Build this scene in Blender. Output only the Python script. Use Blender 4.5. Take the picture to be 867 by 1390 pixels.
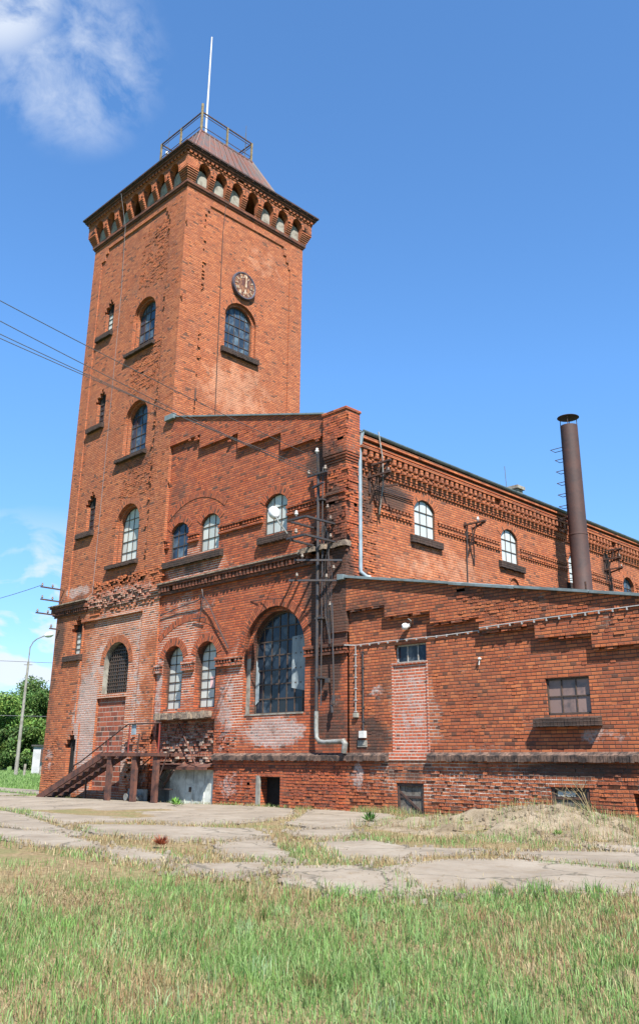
import bpy, math, random
import numpy as np
from mathutils import Vector, Matrix, noise
from mathutils.geometry import tessellate_polygon
random.seed(7); np.random.seed(7)
S = bpy.context.scene
for o in list(bpy.data.objects): bpy.data.objects.remove(o)

# ------------------------------------------------------------------ camera
CAM = Vector((15.843, -16.931, 1.10))
PITCH, YAW, ROLL = 0.3200455, -0.7844582, 0.0097308
cp, sp, cy, sy = math.cos(PITCH), math.sin(PITCH), math.cos(YAW), math.sin(YAW)
F = Vector((sy*cp, cy*cp, sp)); R = Vector((cy, -sy, 0)); U = R.cross(F)
c_, s_ = math.cos(ROLL), math.sin(ROLL)
R, U = R*c_+U*s_, U*c_-R*s_
cd = bpy.data.cameras.new('camera'); cam = bpy.data.objects.new('camera', cd)
S.collection.objects.link(cam); S.camera = cam
M = Matrix((R, U, -F)).transposed().to_4x4(); M.translation = CAM
cam.matrix_world = M
cd.sensor_fit = 'VERTICAL'; cd.sensor_height = 36; cd.sensor_width = 22.5
cd.lens = 1171.07*36/1390; cd.shift_y = -45/1390; cd.clip_end = 3000; cd.clip_start = .1

# ------------------------------------------------------------------ world, sun, exposure
SUN = Vector((.80, -.46, 1.18)).normalized()
EL = math.asin(SUN.z); AZ = math.atan2(SUN.x, SUN.y)
SKY_STRENGTH = .082; SUN_STRENGTH = 5.0; EXPOSURE = 1.4
W = bpy.data.worlds.new('World'); S.world = W; W.use_nodes = True
S.view_settings.view_transform = 'Standard'; S.view_settings.look = 'None'
S.view_settings.exposure = EXPOSURE; S.view_settings.gamma = 1; S.view_settings.use_curve_mapping = False
sl = bpy.data.lights.new('sun', 'SUN'); sl.energy = SUN_STRENGTH; sl.angle = math.radians(.5); sl.color = (1, .955, .89)
so = bpy.data.objects.new('sun', sl); S.collection.objects.link(so)
so.rotation_euler = SUN.to_track_quat('Z', 'Y').to_euler()

class NT:
    """tiny node-expression helper"""
    def __init__(s, nt): s.t = nt; s.n = nt.nodes; s.l = nt.links
    def node(s, typ, **kw):
        n = s.n.new(typ)
        for k, v in kw.items(): setattr(n, k, v)
        return n
    def put(s, sock, v):
        if isinstance(v, bpy.types.NodeSocket): s.l.new(v, sock)
        elif v is not None: sock.default_value = v
    def m(s, op, a, b=None, c=None, clamp=False):
        n = s.node('ShaderNodeMath', operation=op, use_clamp=clamp)
        s.put(n.inputs[0], a); s.put(n.inputs[1], b); s.put(n.inputs[2], c)
        return n.outputs[0]
    def vm(s, op, a, b=None):
        n = s.node('ShaderNodeVectorMath', operation=op)
        s.put(n.inputs[0], a); s.put(n.inputs[1], b)
        return n.outputs['Value'] if op in ('DOT_PRODUCT', 'LENGTH', 'DISTANCE') else n.outputs[0]
    def noise(s, vec, scale, detail=4, rough=.55, dist=0, col=False):
        n = s.node('ShaderNodeTexNoise'); s.put(n.inputs['Vector'], vec)
        n.inputs['Scale'].default_value = scale; n.inputs['Detail'].default_value = detail
        n.inputs['Roughness'].default_value = rough; n.inputs['Distortion'].default_value = dist
        return n.outputs['Color' if col else 'Fac']
    def map(s, v, a, b, c=0, d=1, smooth=False):
        n = s.node('ShaderNodeMapRange'); n.clamp = True
        if smooth: n.interpolation_type = 'SMOOTHSTEP'
        s.put(n.inputs[0], v)
        for i, x in enumerate((a, b, c, d)): s.put(n.inputs[i+1], x)
        return n.outputs[0]
    def mix(s, f, a, b, mode='MIX'):
        n = s.node('ShaderNodeMix', data_type='RGBA', blend_type=mode); n.clamp_factor = True
        s.put(n.inputs[0], f)
        for i, x in ((6, a), (7, b)):
            if isinstance(x, tuple) and len(x) == 3: x = (*x, 1)
            s.put(n.inputs[i], x)
        return n.outputs[2]
    def ramp(s, f, stops, const=False):
        n = s.node('ShaderNodeValToRGB'); s.put(n.inputs[0], f); e = n.color_ramp.elements
        if const: n.color_ramp.interpolation = 'CONSTANT'
        while len(e) < len(stops): e.new(.5)
        for i, (p, c) in enumerate(stops): e[i].position = p; e[i].color = (*c, 1)
        return n.outputs[0]
    def comb(s, x, y, z=0.0):
        n = s.node('ShaderNodeCombineXYZ')
        for i, v in enumerate((x, y, z)): s.put(n.inputs[i], v)
        return n.outputs[0]
    def sep(s, v):
        n = s.node('ShaderNodeSeparateXYZ'); s.put(n.inputs[0], v); return n.outputs
    def white(s, v):
        n = s.node('ShaderNodeTexWhiteNoise', noise_dimensions='3D'); s.put(n.inputs[0], v)
        return n.outputs

g = NT(W.node_tree); W.node_tree.nodes.clear()
sky = g.node('ShaderNodeTexSky', sky_type='NISHITA'); sky.sun_disc = False
sky.sun_elevation = EL; sky.sun_rotation = AZ; sky.altitude = 200; sky.air_density = 1.0; sky.dust_density = .3; sky.ozone_density = 2.6
dirv = g.node('ShaderNodeTexCoord').outputs['Generated']
dz = g.sep(dirv)[2]
def cone(d, a0, a1):
    v = Vector(d).normalized()
    return g.map(g.vm('DOT_PRODUCT', dirv, tuple(v)), math.cos(math.radians(a0)), math.cos(math.radians(a1)), 0, 1, True)
warp = g.vm('ADD', dirv, g.vm('SCALE', g.noise(dirv, 3, 3, col=True)))
warp.node.inputs[1].default_value = (0, 0, 0)
wz = g.node('ShaderNodeVectorMath', operation='SCALE'); g.put(wz.inputs[0], g.noise(dirv, 4, 3, col=True)); wz.inputs['Scale'].default_value = .16
wv = g.vm('ADD', dirv, wz.outputs[0])
n1 = g.noise(g.vm('MULTIPLY', wv, (1, 1, 1.5)), 7.5, 10, .62)
n2 = g.noise(g.vm('MULTIPLY', wv, (1, 1, 2.6)), 11, 8, .55)
wisp = g.m('MULTIPLY', g.map(n1, .47, .66), cone((-.666, .31, .675), 6.2, 2.0))
core = g.m('MULTIPLY', g.map(n1, .36, .54), cone((-.672, .222, .705), 4.6, 1.2))
low = g.m('MULTIPLY', g.map(n2, .48, .585), g.m('MULTIPLY', g.map(dz, .02, .07), g.map(dz, .27, .17)))
lowc = g.m('MULTIPLY', low, cone((-.90, .42, .15), 24, 7))
lowall = g.m('MULTIPLY', g.m('MULTIPLY', g.map(n2, .58, .68), g.map(dz, .03, .08)), g.map(dz, .2, .12))
hz = g.m('MULTIPLY', g.map(dz, .14, -.02), .3)
cl = g.m('MAXIMUM', g.m('MULTIPLY', wisp, .50), g.m('MULTIPLY', core, .85))
cl = g.m('MAXIMUM', cl, g.m('MULTIPLY', lowc, .9)); cl = g.m('MAXIMUM', cl, g.m('MULTIPLY', lowall, .25))
cl = g.m('MAXIMUM', cl, hz)
skyc = g.mix(1.0, sky.outputs[0], g.mix(g.map(dz, .02, .42), (.56, .70, .88), (.70, 1.05, 1.30)), 'MULTIPLY')
skc = g.mix(cl, skyc, (4.2, 4.5, 4.95))
bg = g.node('ShaderNodeBackground'); g.put(bg.inputs[0], skc); bg.inputs[1].default_value = SKY_STRENGTH
wo = g.node('ShaderNodeOutputWorld'); g.l.new(bg.outputs[0], wo.inputs[0])

# ------------------------------------------------------------------ materials
def newmat(name):
    m = bpy.data.materials.new(name); m.use_nodes = True
    g = NT(m.node_tree); b = m.node_tree.nodes['Principled BSDF']
    return m, g, b
def setbump(g, b, h, strength=.5, dist=.01):
    n = g.node('ShaderNodeBump'); n.inputs['Strength'].default_value = strength; n.inputs['Distance'].default_value = dist
    g.put(n.inputs['Height'], h); g.put(b.inputs['Normal'], n.outputs[0])

def brick_mat(name, cols, mortar=(.16, .12, .09), lime=(), soot=(), pale=(), rough=(), blackish=.04, h=.0769, L=.26, limecol=(.38, .345, .32),
              wear=.35, mw=.0065, bumpd=.012, mortar_fade=None, whitejoint=()):
    m, g, b = newmat(name)
    uv = g.node('ShaderNodeUVMap').outputs[0]
    wob = g.node('ShaderNodeVectorMath', operation='SCALE'); wob.inputs['Scale'].default_value = .012
    g.put(wob.inputs[0], g.vm('SUBTRACT', g.noise(uv, 9, 3, col=True), (.5, .5, .5)))
    uvw = g.vm('ADD', uv, wob.outputs[0])
    x = g.sep(uvw); u, v = x[0], x[1]
    vr = g.m('DIVIDE', v, h); row = g.m('FLOOR', vr)
    par = g.m('FLOORED_MODULO', row, 2.0)
    w = g.m('SUBTRACT', L, g.m('MULTIPLY', par, L/2))
    alt = g.m('MULTIPLY', g.m('FLOOR', g.m('DIVIDE', g.m('FLOORED_MODULO', row, 4.0), 2.0)), .5)
    uu = g.m('ADD', g.m('ADD', g.m('DIVIDE', u, w), g.m('MULTIPLY', par, .5)), alt)
    col = g.m('FLOOR', uu)
    fx = g.m('MULTIPLY', g.m('SUBTRACT', uu, col), w); fy = g.m('MULTIPLY', g.m('SUBTRACT', vr, row), h)
    ex = g.m('MINIMUM', fx, g.m('SUBTRACT', w, fx)); ey = g.m('MINIMUM', fy, g.m('SUBTRACT', h, fy))
    jn = g.m('MULTIPLY', g.m('SUBTRACT', g.noise(uv, 45, 2), .5), .008)
    joint = g.m('MAXIMUM', g.map(g.m('ADD', ey, jn), mw, mw+.007, 1, 0), g.m('MULTIPLY', g.map(g.m('ADD', ex, jn), mw-.003, mw+.002, 1, 0), .8))
    wn = g.white(g.comb(col, row, 3.7)); r1 = wn[0]; r2 = g.sep(wn[1])
    big = g.noise(uv, .55, 5, .6); mid = g.noise(uv, 2.3, 5, .65)
    sel = g.m('ADD', g.m('ADD', g.m('MULTIPLY', r1, .56), .06), g.m('MULTIPLY', mid, .34))
    bc = g.ramp(sel, [(0, cols[0]), (.28, cols[1]), (.55, cols[2]), (.8, cols[3]), (1, cols[4])])
    black = g.map(g.m('ADD', r2[1], g.m('MULTIPLY', g.m('SUBTRACT', mid, .5), .35)), 1-blackish-.03, 1-blackish)
    bc = g.mix(g.m('MULTIPLY', black, .75), bc, (.035, .022, .018))
    fine = g.noise(uv, 60, 3)
    bc = g.mix(g.map(fine, .35, .75, 0, .35), bc, g.mix(1.0, bc, (1.35, 1.3, 1.25), 'MULTIPLY'))
    bc = g.mix(g.map(big, .38, .68, 0, wear), bc, g.mix(1.0, bc, (.50, .46, .46), 'MULTIPLY'))
    # streaks running down
    st = g.noise(g.vm('MULTIPLY', uv, (2.6, .22, 1)), 2.2, 5, .6)
    bc = g.mix(g.map(st, .55, .8, 0, .45), bc, g.mix(1.0, bc, (.42, .38, .38), 'MULTIPLY'))
    def blobs(lst, nz, lo=.45, hi=.9):
        tot = None
        for (cu, cv, ru, rv, k) in lst:
            d = g.vm('LENGTH', g.vm('MULTIPLY', g.vm('SUBTRACT', uv, (cu, cv, 0)), (1/ru, 1/rv, 0)))
            a = g.m('MULTIPLY', g.map(d, 1.25, .35, 0, 1, True), k)
            tot = a if tot is None else g.m('MAXIMUM', tot, a)
        if tot is None: return None
        return g.map(g.m('ADD', tot, g.m('MULTIPLY', g.m('SUBTRACT', nz, .5), 2.4)), lo, hi)
    nz = g.noise(uv, 3.1, 8, .72, .6); nz2 = g.noise(uv, 1.6, 6, .7, .4)
    mc = g.mix(g.map(nz2, .4, .7, 0, .7), mortar, tuple(c*1.9 for c in mortar))
    wj = blobs(whitejoint, nz2, .25, .75)
    if wj is not None: mc = g.mix(wj, mc, (.50, .45, .38))
    height = g.m('MULTIPLY', g.m('SUBTRACT', 1.0, joint), 1.0)
    height = g.m('ADD', height, g.m('MULTIPLY', r2[2], .45)); height = g.m('ADD', height, g.m('MULTIPLY', fine, .35))
    base = g.mix(joint, bc, mc)
    pb = blobs(pale, nz2)
    if pb is not None: base = g.mix(g.m('MULTIPLY', pb, .55), base, (.50, .25, .15))
    lb = blobs(lime, nz, .55, .8)
    if lb is not None:
        amt = g.m('MULTIPLY', lb, g.m('ADD', g.map(g.noise(uv, 14, 5, .75), .38, .62, .12, .85), g.m('MULTIPLY', joint, .3)))
        base = g.mix(amt, base, limecol)
    sb = blobs(soot, nz2, .2, .85)
    if sb is not None: base = g.mix(g.m('MULTIPLY', sb, .86), base, (.030, .022, .018))
    rb = blobs(rough, nz, .45, .8)
    if rb is not None:
        sp_ = g.noise(uv, 11, 6, .7, .8); height = g.m('ADD', height, g.m('MULTIPLY', g.m('MULTIPLY', rb, sp_), 3.0))
        base = g.mix(g.m('MULTIPLY', rb, g.map(sp_, .50, .38, 0, .35)), base, (.12, .045, .03))
    base = g.mix(g.map(g.noise(uv, .8, 7, .72, .5), .42, .68, .0, .34), base, (.115, .060, .040))
    base = g.mix(g.map(nz, .35, .7, .0, .08), base, (.20, .155, .125))
    g.put(b.inputs['Base Color'], base); b.inputs['Roughness'].default_value = .86
    b.inputs['Specular IOR Level'].default_value = .25
    setbump(g, b, height, .8, bumpd)
    return m

OR = [(.16, .036, .018), (.26, .054, .021), (.36, .078, .026), (.44, .112, .036), (.52, .19, .075)]
ORT = [(.19, .048, .021), (.285, .073, .027), (.365, .100, .035), (.43, .136, .050), (.50, .21, .095)]
ORA = [(.17, .044, .022), (.25, .064, .026), (.335, .088, .032), (.41, .124, .044), (.50, .20, .085)]
M_TF = brick_mat('tower_front_brick', ORT, mortar=(.12, .065, .042),
    lime=[(-12.9, 2.6, 1.0, 2.4, 1.15), (-11.3, 1.0, 2.6, .9, 1.0), (-10.1, 5.5, .8, .8, .6), (-12.2, 4.6, .8, .8, .8), (-11, 6.85, 2.2, .5, .9), (-9.3, .9, .8, .9, .8), (-12.6, .4, 1.6, .6, .7), (-15.2, 1.2, .5, .7, .6), (-9.9, 3.6, .7, 2.4, .6), (-14.3, 7.4, 1.3, .3, .9)],
    soot=[(-15.3, 5.6, .5, 1.2, .9), (-14, 7.0, .8, .4, .6), (-15.5, 3.4, .4, 2.2, .55), (-11.0, 12, 1.6, .5, .5)],
    rough=[(-10.6, 20.8, 1.6, 1.6, 1), (-9.9, 17, .7, 5, .8), (-10.6, 15.9, 1.2, .9, 1), (-10.4, 11.3, 1.4, .9, 1), (-9.6, 13, .6, 2, .7), (-11, 6.9, 2.2, .6, 1), (-9.3, .8, .8, 1, .9), (-14.8, 1.2, .9, 1, .7)],
    whitejoint=[(-11.4, 3, 2.6, 4.2, 1), (-10, 6, 2, 1.2, 1)], blackish=.04, wear=.30)
M_TR = brick_mat('tower_side_brick', ORT, mortar=(.12, .062, .038), rough=[(5.8, 24.3, 1, .5, 1)], pale=[(3, 15.2, 2.5, 1.6, .8), (4.2, 21.5, 1.5, 1, .6)], blackish=.03, wear=.22)
M_GF = brick_mat('gable_brick', OR, mortar=(.075, .042, .030),
    lime=[(-2.8, 1.95, 1.6, .5, 1.15), (-5.0, 2.6, .6, 1.4, .75), (-7.0, 6.0, 1.8, .5, .55), (-4.6, .5, .8, .5, .7), (-8.5, 3.2, .25, 2.0, .8), (-6.6, 1.6, 1.4, .7, 1), (-.7, 7.0, .5, .25, .8), (-.5, 2.7, .3, .4, .6)],
    soot=[(-.65, 5.7, 1.15, 2.4, 1.5), (-.7, 3.7, .7, 1.3, 1.1), (-1.0, 9.6, 1.0, .7, 1.0), (-.5, 8.1, .5, .9, .9), (-7.2, 7.5, 1.8, .4, .6), (-.6, 2.1, .8, .8, .8), (-6.6, 2.2, 1.4, .4, 1.1), (-6.9, 5.9, 1.6, .5, .35), (-8.2, 10, .5, 2.5, .4)],
    rough=[(-.3, 7, .4, 2.2, 1), (-4, .6, 2, .9, .8), (-1, .6, 1.2, .9, .8), (-.6, 10.2, .8, .9, .7), (-6.6, 1.7, 1.4, .8, 1.1), (-5.0, 1.6, .6, .5, .8)],
    whitejoint=[(-7, 7.3, 2, .9, 1), (-7.5, 4.5, 1.6, 2.4, .9), (-4.6, 3, .6, 1.8, 1), (-3, 2, 1.5, .6, 1)], blackish=.05, wear=.28)
M_AF = brick_mat('annex_brick', ORA, mortar=(.050, .028, .020),
    lime=[(1.9, 2.4, .4, .9, .5), (.4, .8, .3, .5, .8), (6.9, 1.7, .9, .25, .6), (1.0, 2.9, .4, .3, .7)],
    soot=[(.7, 1.7, 1.0, .8, .75), (1.2, 3.0, .4, 1.4, .4), (.9, 5.0, 1.2, .5, .5), (2.1, .95, .9, .3, .7), (6.4, 1.05, 1.6, .18, 1.0), (4.6, 5.0, 1.2, .4, .35)],
    rough=[(4.2, .5, 2.2, .7, 1), (7.5, .6, 1.2, .9, 1.1), (5.2, 4.7, 1.6, .5, 1), (1, .5, 1.2, .6, .7)],
    whitejoint=[(2.1, 2.2, .9, 1.6, .9), (3.5, .8, 4, .7, .7)], blackish=.045, wear=.25)
M_SW = brick_mat('side_wall_brick', OR[:1]+ORT[1:], mortar=(.12, .060, .038),
    soot=[(2.0, 8.75, 1.1, .55, 1.25), (.9, 8.6, .5, 1.2, .9), (1.4, 9.3, 1.2, .3, .8), (15.4, 8.6, .5, .8, .9), (15.6, 7.5, .5, .8, .7)],
    rough=[(.6, 7.6, .5, 2, .9)], pale=[(4.5, 7.0, 3, 1.0, .7)], blackish=.03, wear=.28)
M_BLK = brick_mat('blocked_brick', [(.26, .055, .028), (.34, .075, .034), (.39, .092, .042), (.43, .11, .052), (.47, .16, .09)], mortar=(.36, .30, .25), mw=.0085, blackish=.01, wear=.1,
    lime=[(2.1, 2.4, .6, 1.4, .6)])
M_TILE = brick_mat('tile_block', [(.14, .035, .02), (.20, .05, .028), (.26, .065, .032), (.30, .08, .04), (.35, .11, .06)], mortar=(.28, .22, .18), h=.165, L=.44, mw=.010, blackish=.16, wear=.3)
M_DARKB = brick_mat('dark_glazed_brick', [(.012, .010, .009), (.018, .013, .012), (.025, .017, .014), (.04, .024, .018), (.10, .05, .03)], mortar=(.025, .02, .018), blackish=.3)
M_CORN = brick_mat('dark_brown_shade_brick', [(.06, .022, .014), (.11, .036, .020), (.16, .05, .026), (.22, .07, .035), (.30, .12, .06)], mortar=(.035, .022, .017), blackish=.2)  # dark brown cornice brick; on the tower string its darkness paints in shadow
M_RUB = brick_mat('broken_masonry', [(.15, .04, .022), (.27, .07, .035), (.34, .11, .06), (.40, .24, .17), (.44, .38, .32)], mortar=(.3, .25, .2), blackish=.05, bumpd=.03,
    rough=[(-6.6, 1.6, 3, 2, 1)])

def simple(name, col, rough=.7, metal=0, var=.25, scale=6, col2=None, bump=.3, spec=.3, bd=.004, thr=(.45, .6)):
    m, g, b = newmat(name)
    tc = g.node('ShaderNodeTexCoord').outputs['Object']
    n = g.noise(tc, scale, 7, .65, .3)
    c2 = col2 or tuple(c*(1-var*1.6) for c in col)
    c = g.mix(g.map(n, *thr), col, c2)
    c = g.mix(g.map(g.noise(tc, scale*5, 4), .4, .7, 0, .3), c, g.mix(1.0, c, (.6, .6, .6), 'MULTIPLY'))
    g.put(b.inputs['Base Color'], c); b.inputs['Roughness'].default_value = rough; b.inputs['Metallic'].default_value = metal
    b.inputs['Specular IOR Level'].default_value = spec
    setbump(g, b, g.noise(tc, scale*4, 5, .7), bump, bd)
    return m
M_RUST = simple('rusty_iron', (.115, .048, .032), .8, 0, .4, 5, (.050, .028, .024))
M_RUSTD = simple('dark_rusty_iron', (.045, .030, .026), .7, 0, .4, 8, (.09, .045, .03))
M_RUSTR = simple('red_rusty_paint', (.20, .035, .025), .7, 0, .4, 8, (.10, .035, .025))
M_FLUE = simple('flue_rust', (.062, .028, .021), .7, 0, .4, 2.2, (.030, .019, .018), spec=.4, thr=(.35, .7))
M_BLACK = simple('black_pipe_paint', (.035, .035, .04), .45, 0, .3, 10, (.06, .045, .035))
M_GREY = simple('grey_pipe', (.19, .195, .185), .6, 0, .2, 8, (.13, .12, .10))
M_ZINC = simple('zinc_sheet', (.15, .185, .19), .6, .1, .2, 3, (.11, .13, .13))
M_ZINCP = simple('zinc_downpipe', (.24, .30, .34), .5, .1, .2, 3, (.19, .23, .25))
M_ROOF = simple('dark_roof_felt', (.05, .048, .045), .8, 0, .3, 3)
M_EAVE = simple('dark_eaves_sheet', (.035, .022, .020), .75, 0, .3, 6, (.07, .03, .022))
M_WHITE = simple('white_porcelain', (.50, .49, .46), .3, 0, .08, 10)
M_PATCH = simple('pale_mortar', (.36, .29, .23), .9, 0, .4, 9, (.22, .12, .08), bd=.02)
M_CREAM = simple('pale_plaster', (.25, .235, .195), .9, 0, .3, 4, (.15, .13, .105))
M_INSD = simple('dull_porcelain', (.20, .17, .14), .4, 0, .3, 10, (.10, .06, .045))
M_LAMPW = simple('white_lamp_enamel', (.55, .55, .54), .4, 0, .1, 6)
M_GATE = simple('white_gate_paint', (.50, .52, .47), .6, 0, .25, 2.2, (.28, .29, .26), bump=.15)
M_WOOD = simple('weathered_wood', (.14, .125, .105), .85, 0, .3, 9, (.07, .06, .05))
M_POST = simple('old_timber_post', (.20, .15, .075), .85, 0, .3, 9, (.11, .08, .04))
M_CONC = simple('weathered_concrete', (.22, .21, .18), .9, 0, .3, 3, (.15, .14, .12))
M_STONE = simple('stained_ledge_mortar', (.24, .185, .135), .9, 0, .4, 7, (.10, .075, .06), bd=.02, bump=.8)
M_VOID = simple('dark_interior', (.012, .011, .010), .95)
M_DIAL = simple('rusty_dial', (.26, .115, .055), .75, 0, .4, 4.5, (.085, .035, .028), thr=(.40, .54))
M_DIALW = simple('flaking_white_enamel', (.52, .43, .31), .5, 0, .1, 7, (.22, .10, .055), thr=(.42, .54))
M_RIM = simple('clock_rim_paint', (.055, .06, .085), .5, 0, .3, 8, (.10, .06, .05))
M_FRAME = simple('window_iron', (.045, .036, .030), .7, 0, .3, 15, (.085, .05, .035))
M_FRAMEL = simple('pale_window_paint', (.30, .31, .30), .6, 0, .3, 15, (.2, .18, .15))
M_MAST = simple('white_mast_paint', (.50, .48, .47), .5, 0, .1, 3)
M_CABLE = simple('white_cable', (.30, .29, .28), .5, 0, .1, 20)
M_WIRE = simple('wire_metal', (.11, .11, .11), .5, .3, .1, 20)
M_BARK = simple('bark', (.10, .08, .06), .95, 0, .3, 5, bd=.03)
M_PAPER = simple('pink_paper', (.62, .40, .38), .8, 0, .1, 9)
M_CURT = simple('pale_curtain', (.26, .29, .29), .9, 0, .15, 1.6, (.12, .15, .17), thr=(.35, .65))
M_SHED = simple('shed_render', (.36, .37, .37), .85, 0, .1, 2)

def seam_roof():
    m, g, b = newmat('rusted_roof_sheet')
    tc = g.node('ShaderNodeTexCoord').outputs['Object']
    n = g.noise(g.vm('MULTIPLY', tc, (3, 3, .35)), 1.6, 7, .65, .4)
    c = g.ramp(n, [(.3, (.050, .045, .045)), (.46, (.085, .058, .050)), (.56, (.125, .045, .028)), (.75, (.075, .030, .022))])
    g.put(b.inputs['Base Color'], c); b.inputs['Roughness'].default_value = .6
    setbump(g, b, g.noise(tc, 6, 5), .4, .01); return m
M_TROOF = seam_roof()

def glass_mat(name, dark=(.018, .030, .045), pale=(.36, .38, .36), amt=.5, rough=.07, bluish=(.05, .09, .15), spec=.5):
    """old glazing: uv counts panes, each pane has its own dust and its own slight tilt"""
    m, g, b = newmat(name)
    uv = g.node('ShaderNodeUVMap').outputs[0]; x = g.sep(uv)
    cell = g.comb(g.m('FLOOR', x[0]), g.m('FLOOR', x[1]), 1.3)
    w = g.white(cell); r = w[0]
    n = g.noise(uv, .9, 5, .6, .5)
    f = g.map(g.m('ADD', g.m('MULTIPLY', r, .16), g.m('MULTIPLY', n, 1.05)), .88-amt*.62, 1.12-amt*.62)
    c = g.mix(g.m('MULTIPLY', r, .6), dark, bluish)
    c = g.mix(g.m('MULTIPLY', f, g.m('ADD', .75, g.m('MULTIPLY', r, .25))), c, pale)
    g.put(b.inputs['Base Color'], c); g.put(b.inputs['Roughness'], g.map(f, 0, 1, rough, .5))
    b.inputs['Specular IOR Level'].default_value = spec
    geo = g.node('ShaderNodeNewGeometry').outputs['Normal']
    t = g.node('ShaderNodeVectorMath', operation='SCALE'); g.put(t.inputs[0], g.vm('SUBTRACT', w[1], (.5, .5, .5))); t.inputs['Scale'].default_value = .055
    t2 = g.node('ShaderNodeVectorMath', operation='SCALE'); g.put(t2.inputs[0], g.vm('SUBTRACT', g.noise(uv, 1.7, 2, col=True), (.5, .5, .5))); t2.inputs['Scale'].default_value = .05
    g.put(b.inputs['Normal'], g.vm('NORMALIZE', g.vm('ADD', g.vm('ADD', geo, t.outputs[0]), t2.outputs[0])))
    return m
M_GD = glass_mat('dark_glazing', dark=(.010, .015, .022), bluish=(.018, .030, .048), pale=(.10, .12, .13), amt=.35, spec=.28)
M_GB = glass_mat('blue_glazing', spec=.35, dark=(.02, .032, .050), bluish=(.03, .05, .085), pale=(.10, .14, .17), amt=.5)
M_GP = glass_mat('dusty_glazing', pale=(.44, .46, .42), amt=1.05)
M_GW = glass_mat('white_backed_glazing', pale=(.40, .43, .42), dark=(.14, .18, .21), bluish=(.2, .25, .28), amt=1.25)

def concrete_ground():
    m, g, b = newmat('cracked_concrete')
    tc = g.node('ShaderNodeTexCoord').outputs['Object']
    n = g.noise(tc, .9, 8, .65); n2 = g.noise(tc, 14, 5, .7)
    c = g.ramp(n, [(.3, (.120, .095, .068)), (.5, (.185, .152, .112)), (.7, (.235, .200, .155))])
    c = g.mix(g.map(n2, .45, .75, 0, .5), c, (.19, .17, .14))
    d = g.noise(tc, 3.3, 7, .7, .7)
    c = g.mix(g.map(d, .53, .63, 0, .75), c, (.15, .115, .075))
    vo = g.node('ShaderNodeTexVoronoi', feature='DISTANCE_TO_EDGE'); g.put(vo.inputs['Vector'], g.vm('ADD', tc, g.vm('MULTIPLY', g.noise(tc, 1.4, 4, col=True), (1.2, 1.2, 0)))); vo.inputs['Scale'].default_value = .45
    cr = g.map(vo.outputs[0], .004, .014, 1, 0)
    c = g.mix(g.m('MULTIPLY', cr, .8), c, (.07, .06, .04))
    g.put(b.inputs['Base Color'], c); b.inputs['Roughness'].default_value = .95
    setbump(g, b, g.m('SUBTRACT', n2, cr), .6, .01); return m
def soil():
    m, g, b = newmat('meadow_soil')
    tc = g.node('ShaderNodeTexCoord').outputs['Object']
    n = g.noise(tc, .35, 8, .65); n2 = g.noise(tc, 12, 5, .7); far = g.map(g.vm('DISTANCE', tc, (4, -7, 0)), 12, 26)
    near = g.ramp(n2, [(.3, (.085, .062, .034)), (.5, (.17, .125, .068)), (.7, (.25, .19, .11))])
    green = g.ramp(g.noise(tc, 1.1, 8, .7), [(.3, (.055, .10, .022)), (.5, (.085, .145, .035)), (.7, (.14, .18, .05))])
    near = g.mix(g.map(g.noise(tc, 1.2, 6, .6), .45, .6, 0, .5), near, (.10, .12, .045))
    g.put(b.inputs['Base Color'], g.mix(far, near, green)); b.inputs['Roughness'].default_value = 1
    b.inputs['Specular IOR Level'].default_value = .1
    setbump(g, b, n2, .8, .03); return m
def sand():
    m, g, b = newmat('sandy_soil')
    tc = g.node('ShaderNodeTexCoord').outputs['Object']
    n = g.noise(tc, 2.2, 8, .7); n2 = g.noise(tc, 26, 5, .75)
    c = g.ramp(n, [(.3, (.11, .085, .055)), (.48, (.20, .16, .11)), (.7, (.27, .225, .165))])
    c = g.mix(g.map(n2, .5, .7, 0, .55), c, (.17, .135, .08))
    g.put(b.inputs['Base Color'], c); b.inputs['Roughness'].default_value = 1; b.inputs['Specular IOR Level'].default_value = .1
    setbump(g, b, n2, .8, .03); return m
def leafy(name, attr=True, trans=.25, rough=.6):
    m, g, b = newmat(name)
    a = g.node('ShaderNodeAttribute'); a.attribute_name = 'tint'
    g.put(b.inputs['Base Color'], a.outputs['Color']); b.inputs['Roughness'].default_value = rough; b.inputs['Specular IOR Level'].default_value = .25
    tr = g.node('ShaderNodeBsdfTranslucent'); g.put(tr.inputs[0], a.outputs['Color'])
    mx = g.node('ShaderNodeMixShader'); mx.inputs[0].default_value = trans
    g.l.new(b.outputs[0], mx.inputs[1]); g.l.new(tr.outputs[0], mx.inputs[2])
    g.l.new(mx.outputs[0], m.node_tree.nodes['Material Output'].inputs[0]); return m
M_PAVE, M_SOIL, M_SAND, M_GRASS, M_LEAF = concrete_ground(), soil(), sand(), leafy('grass_blade'), leafy('tree_leaf')

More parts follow.
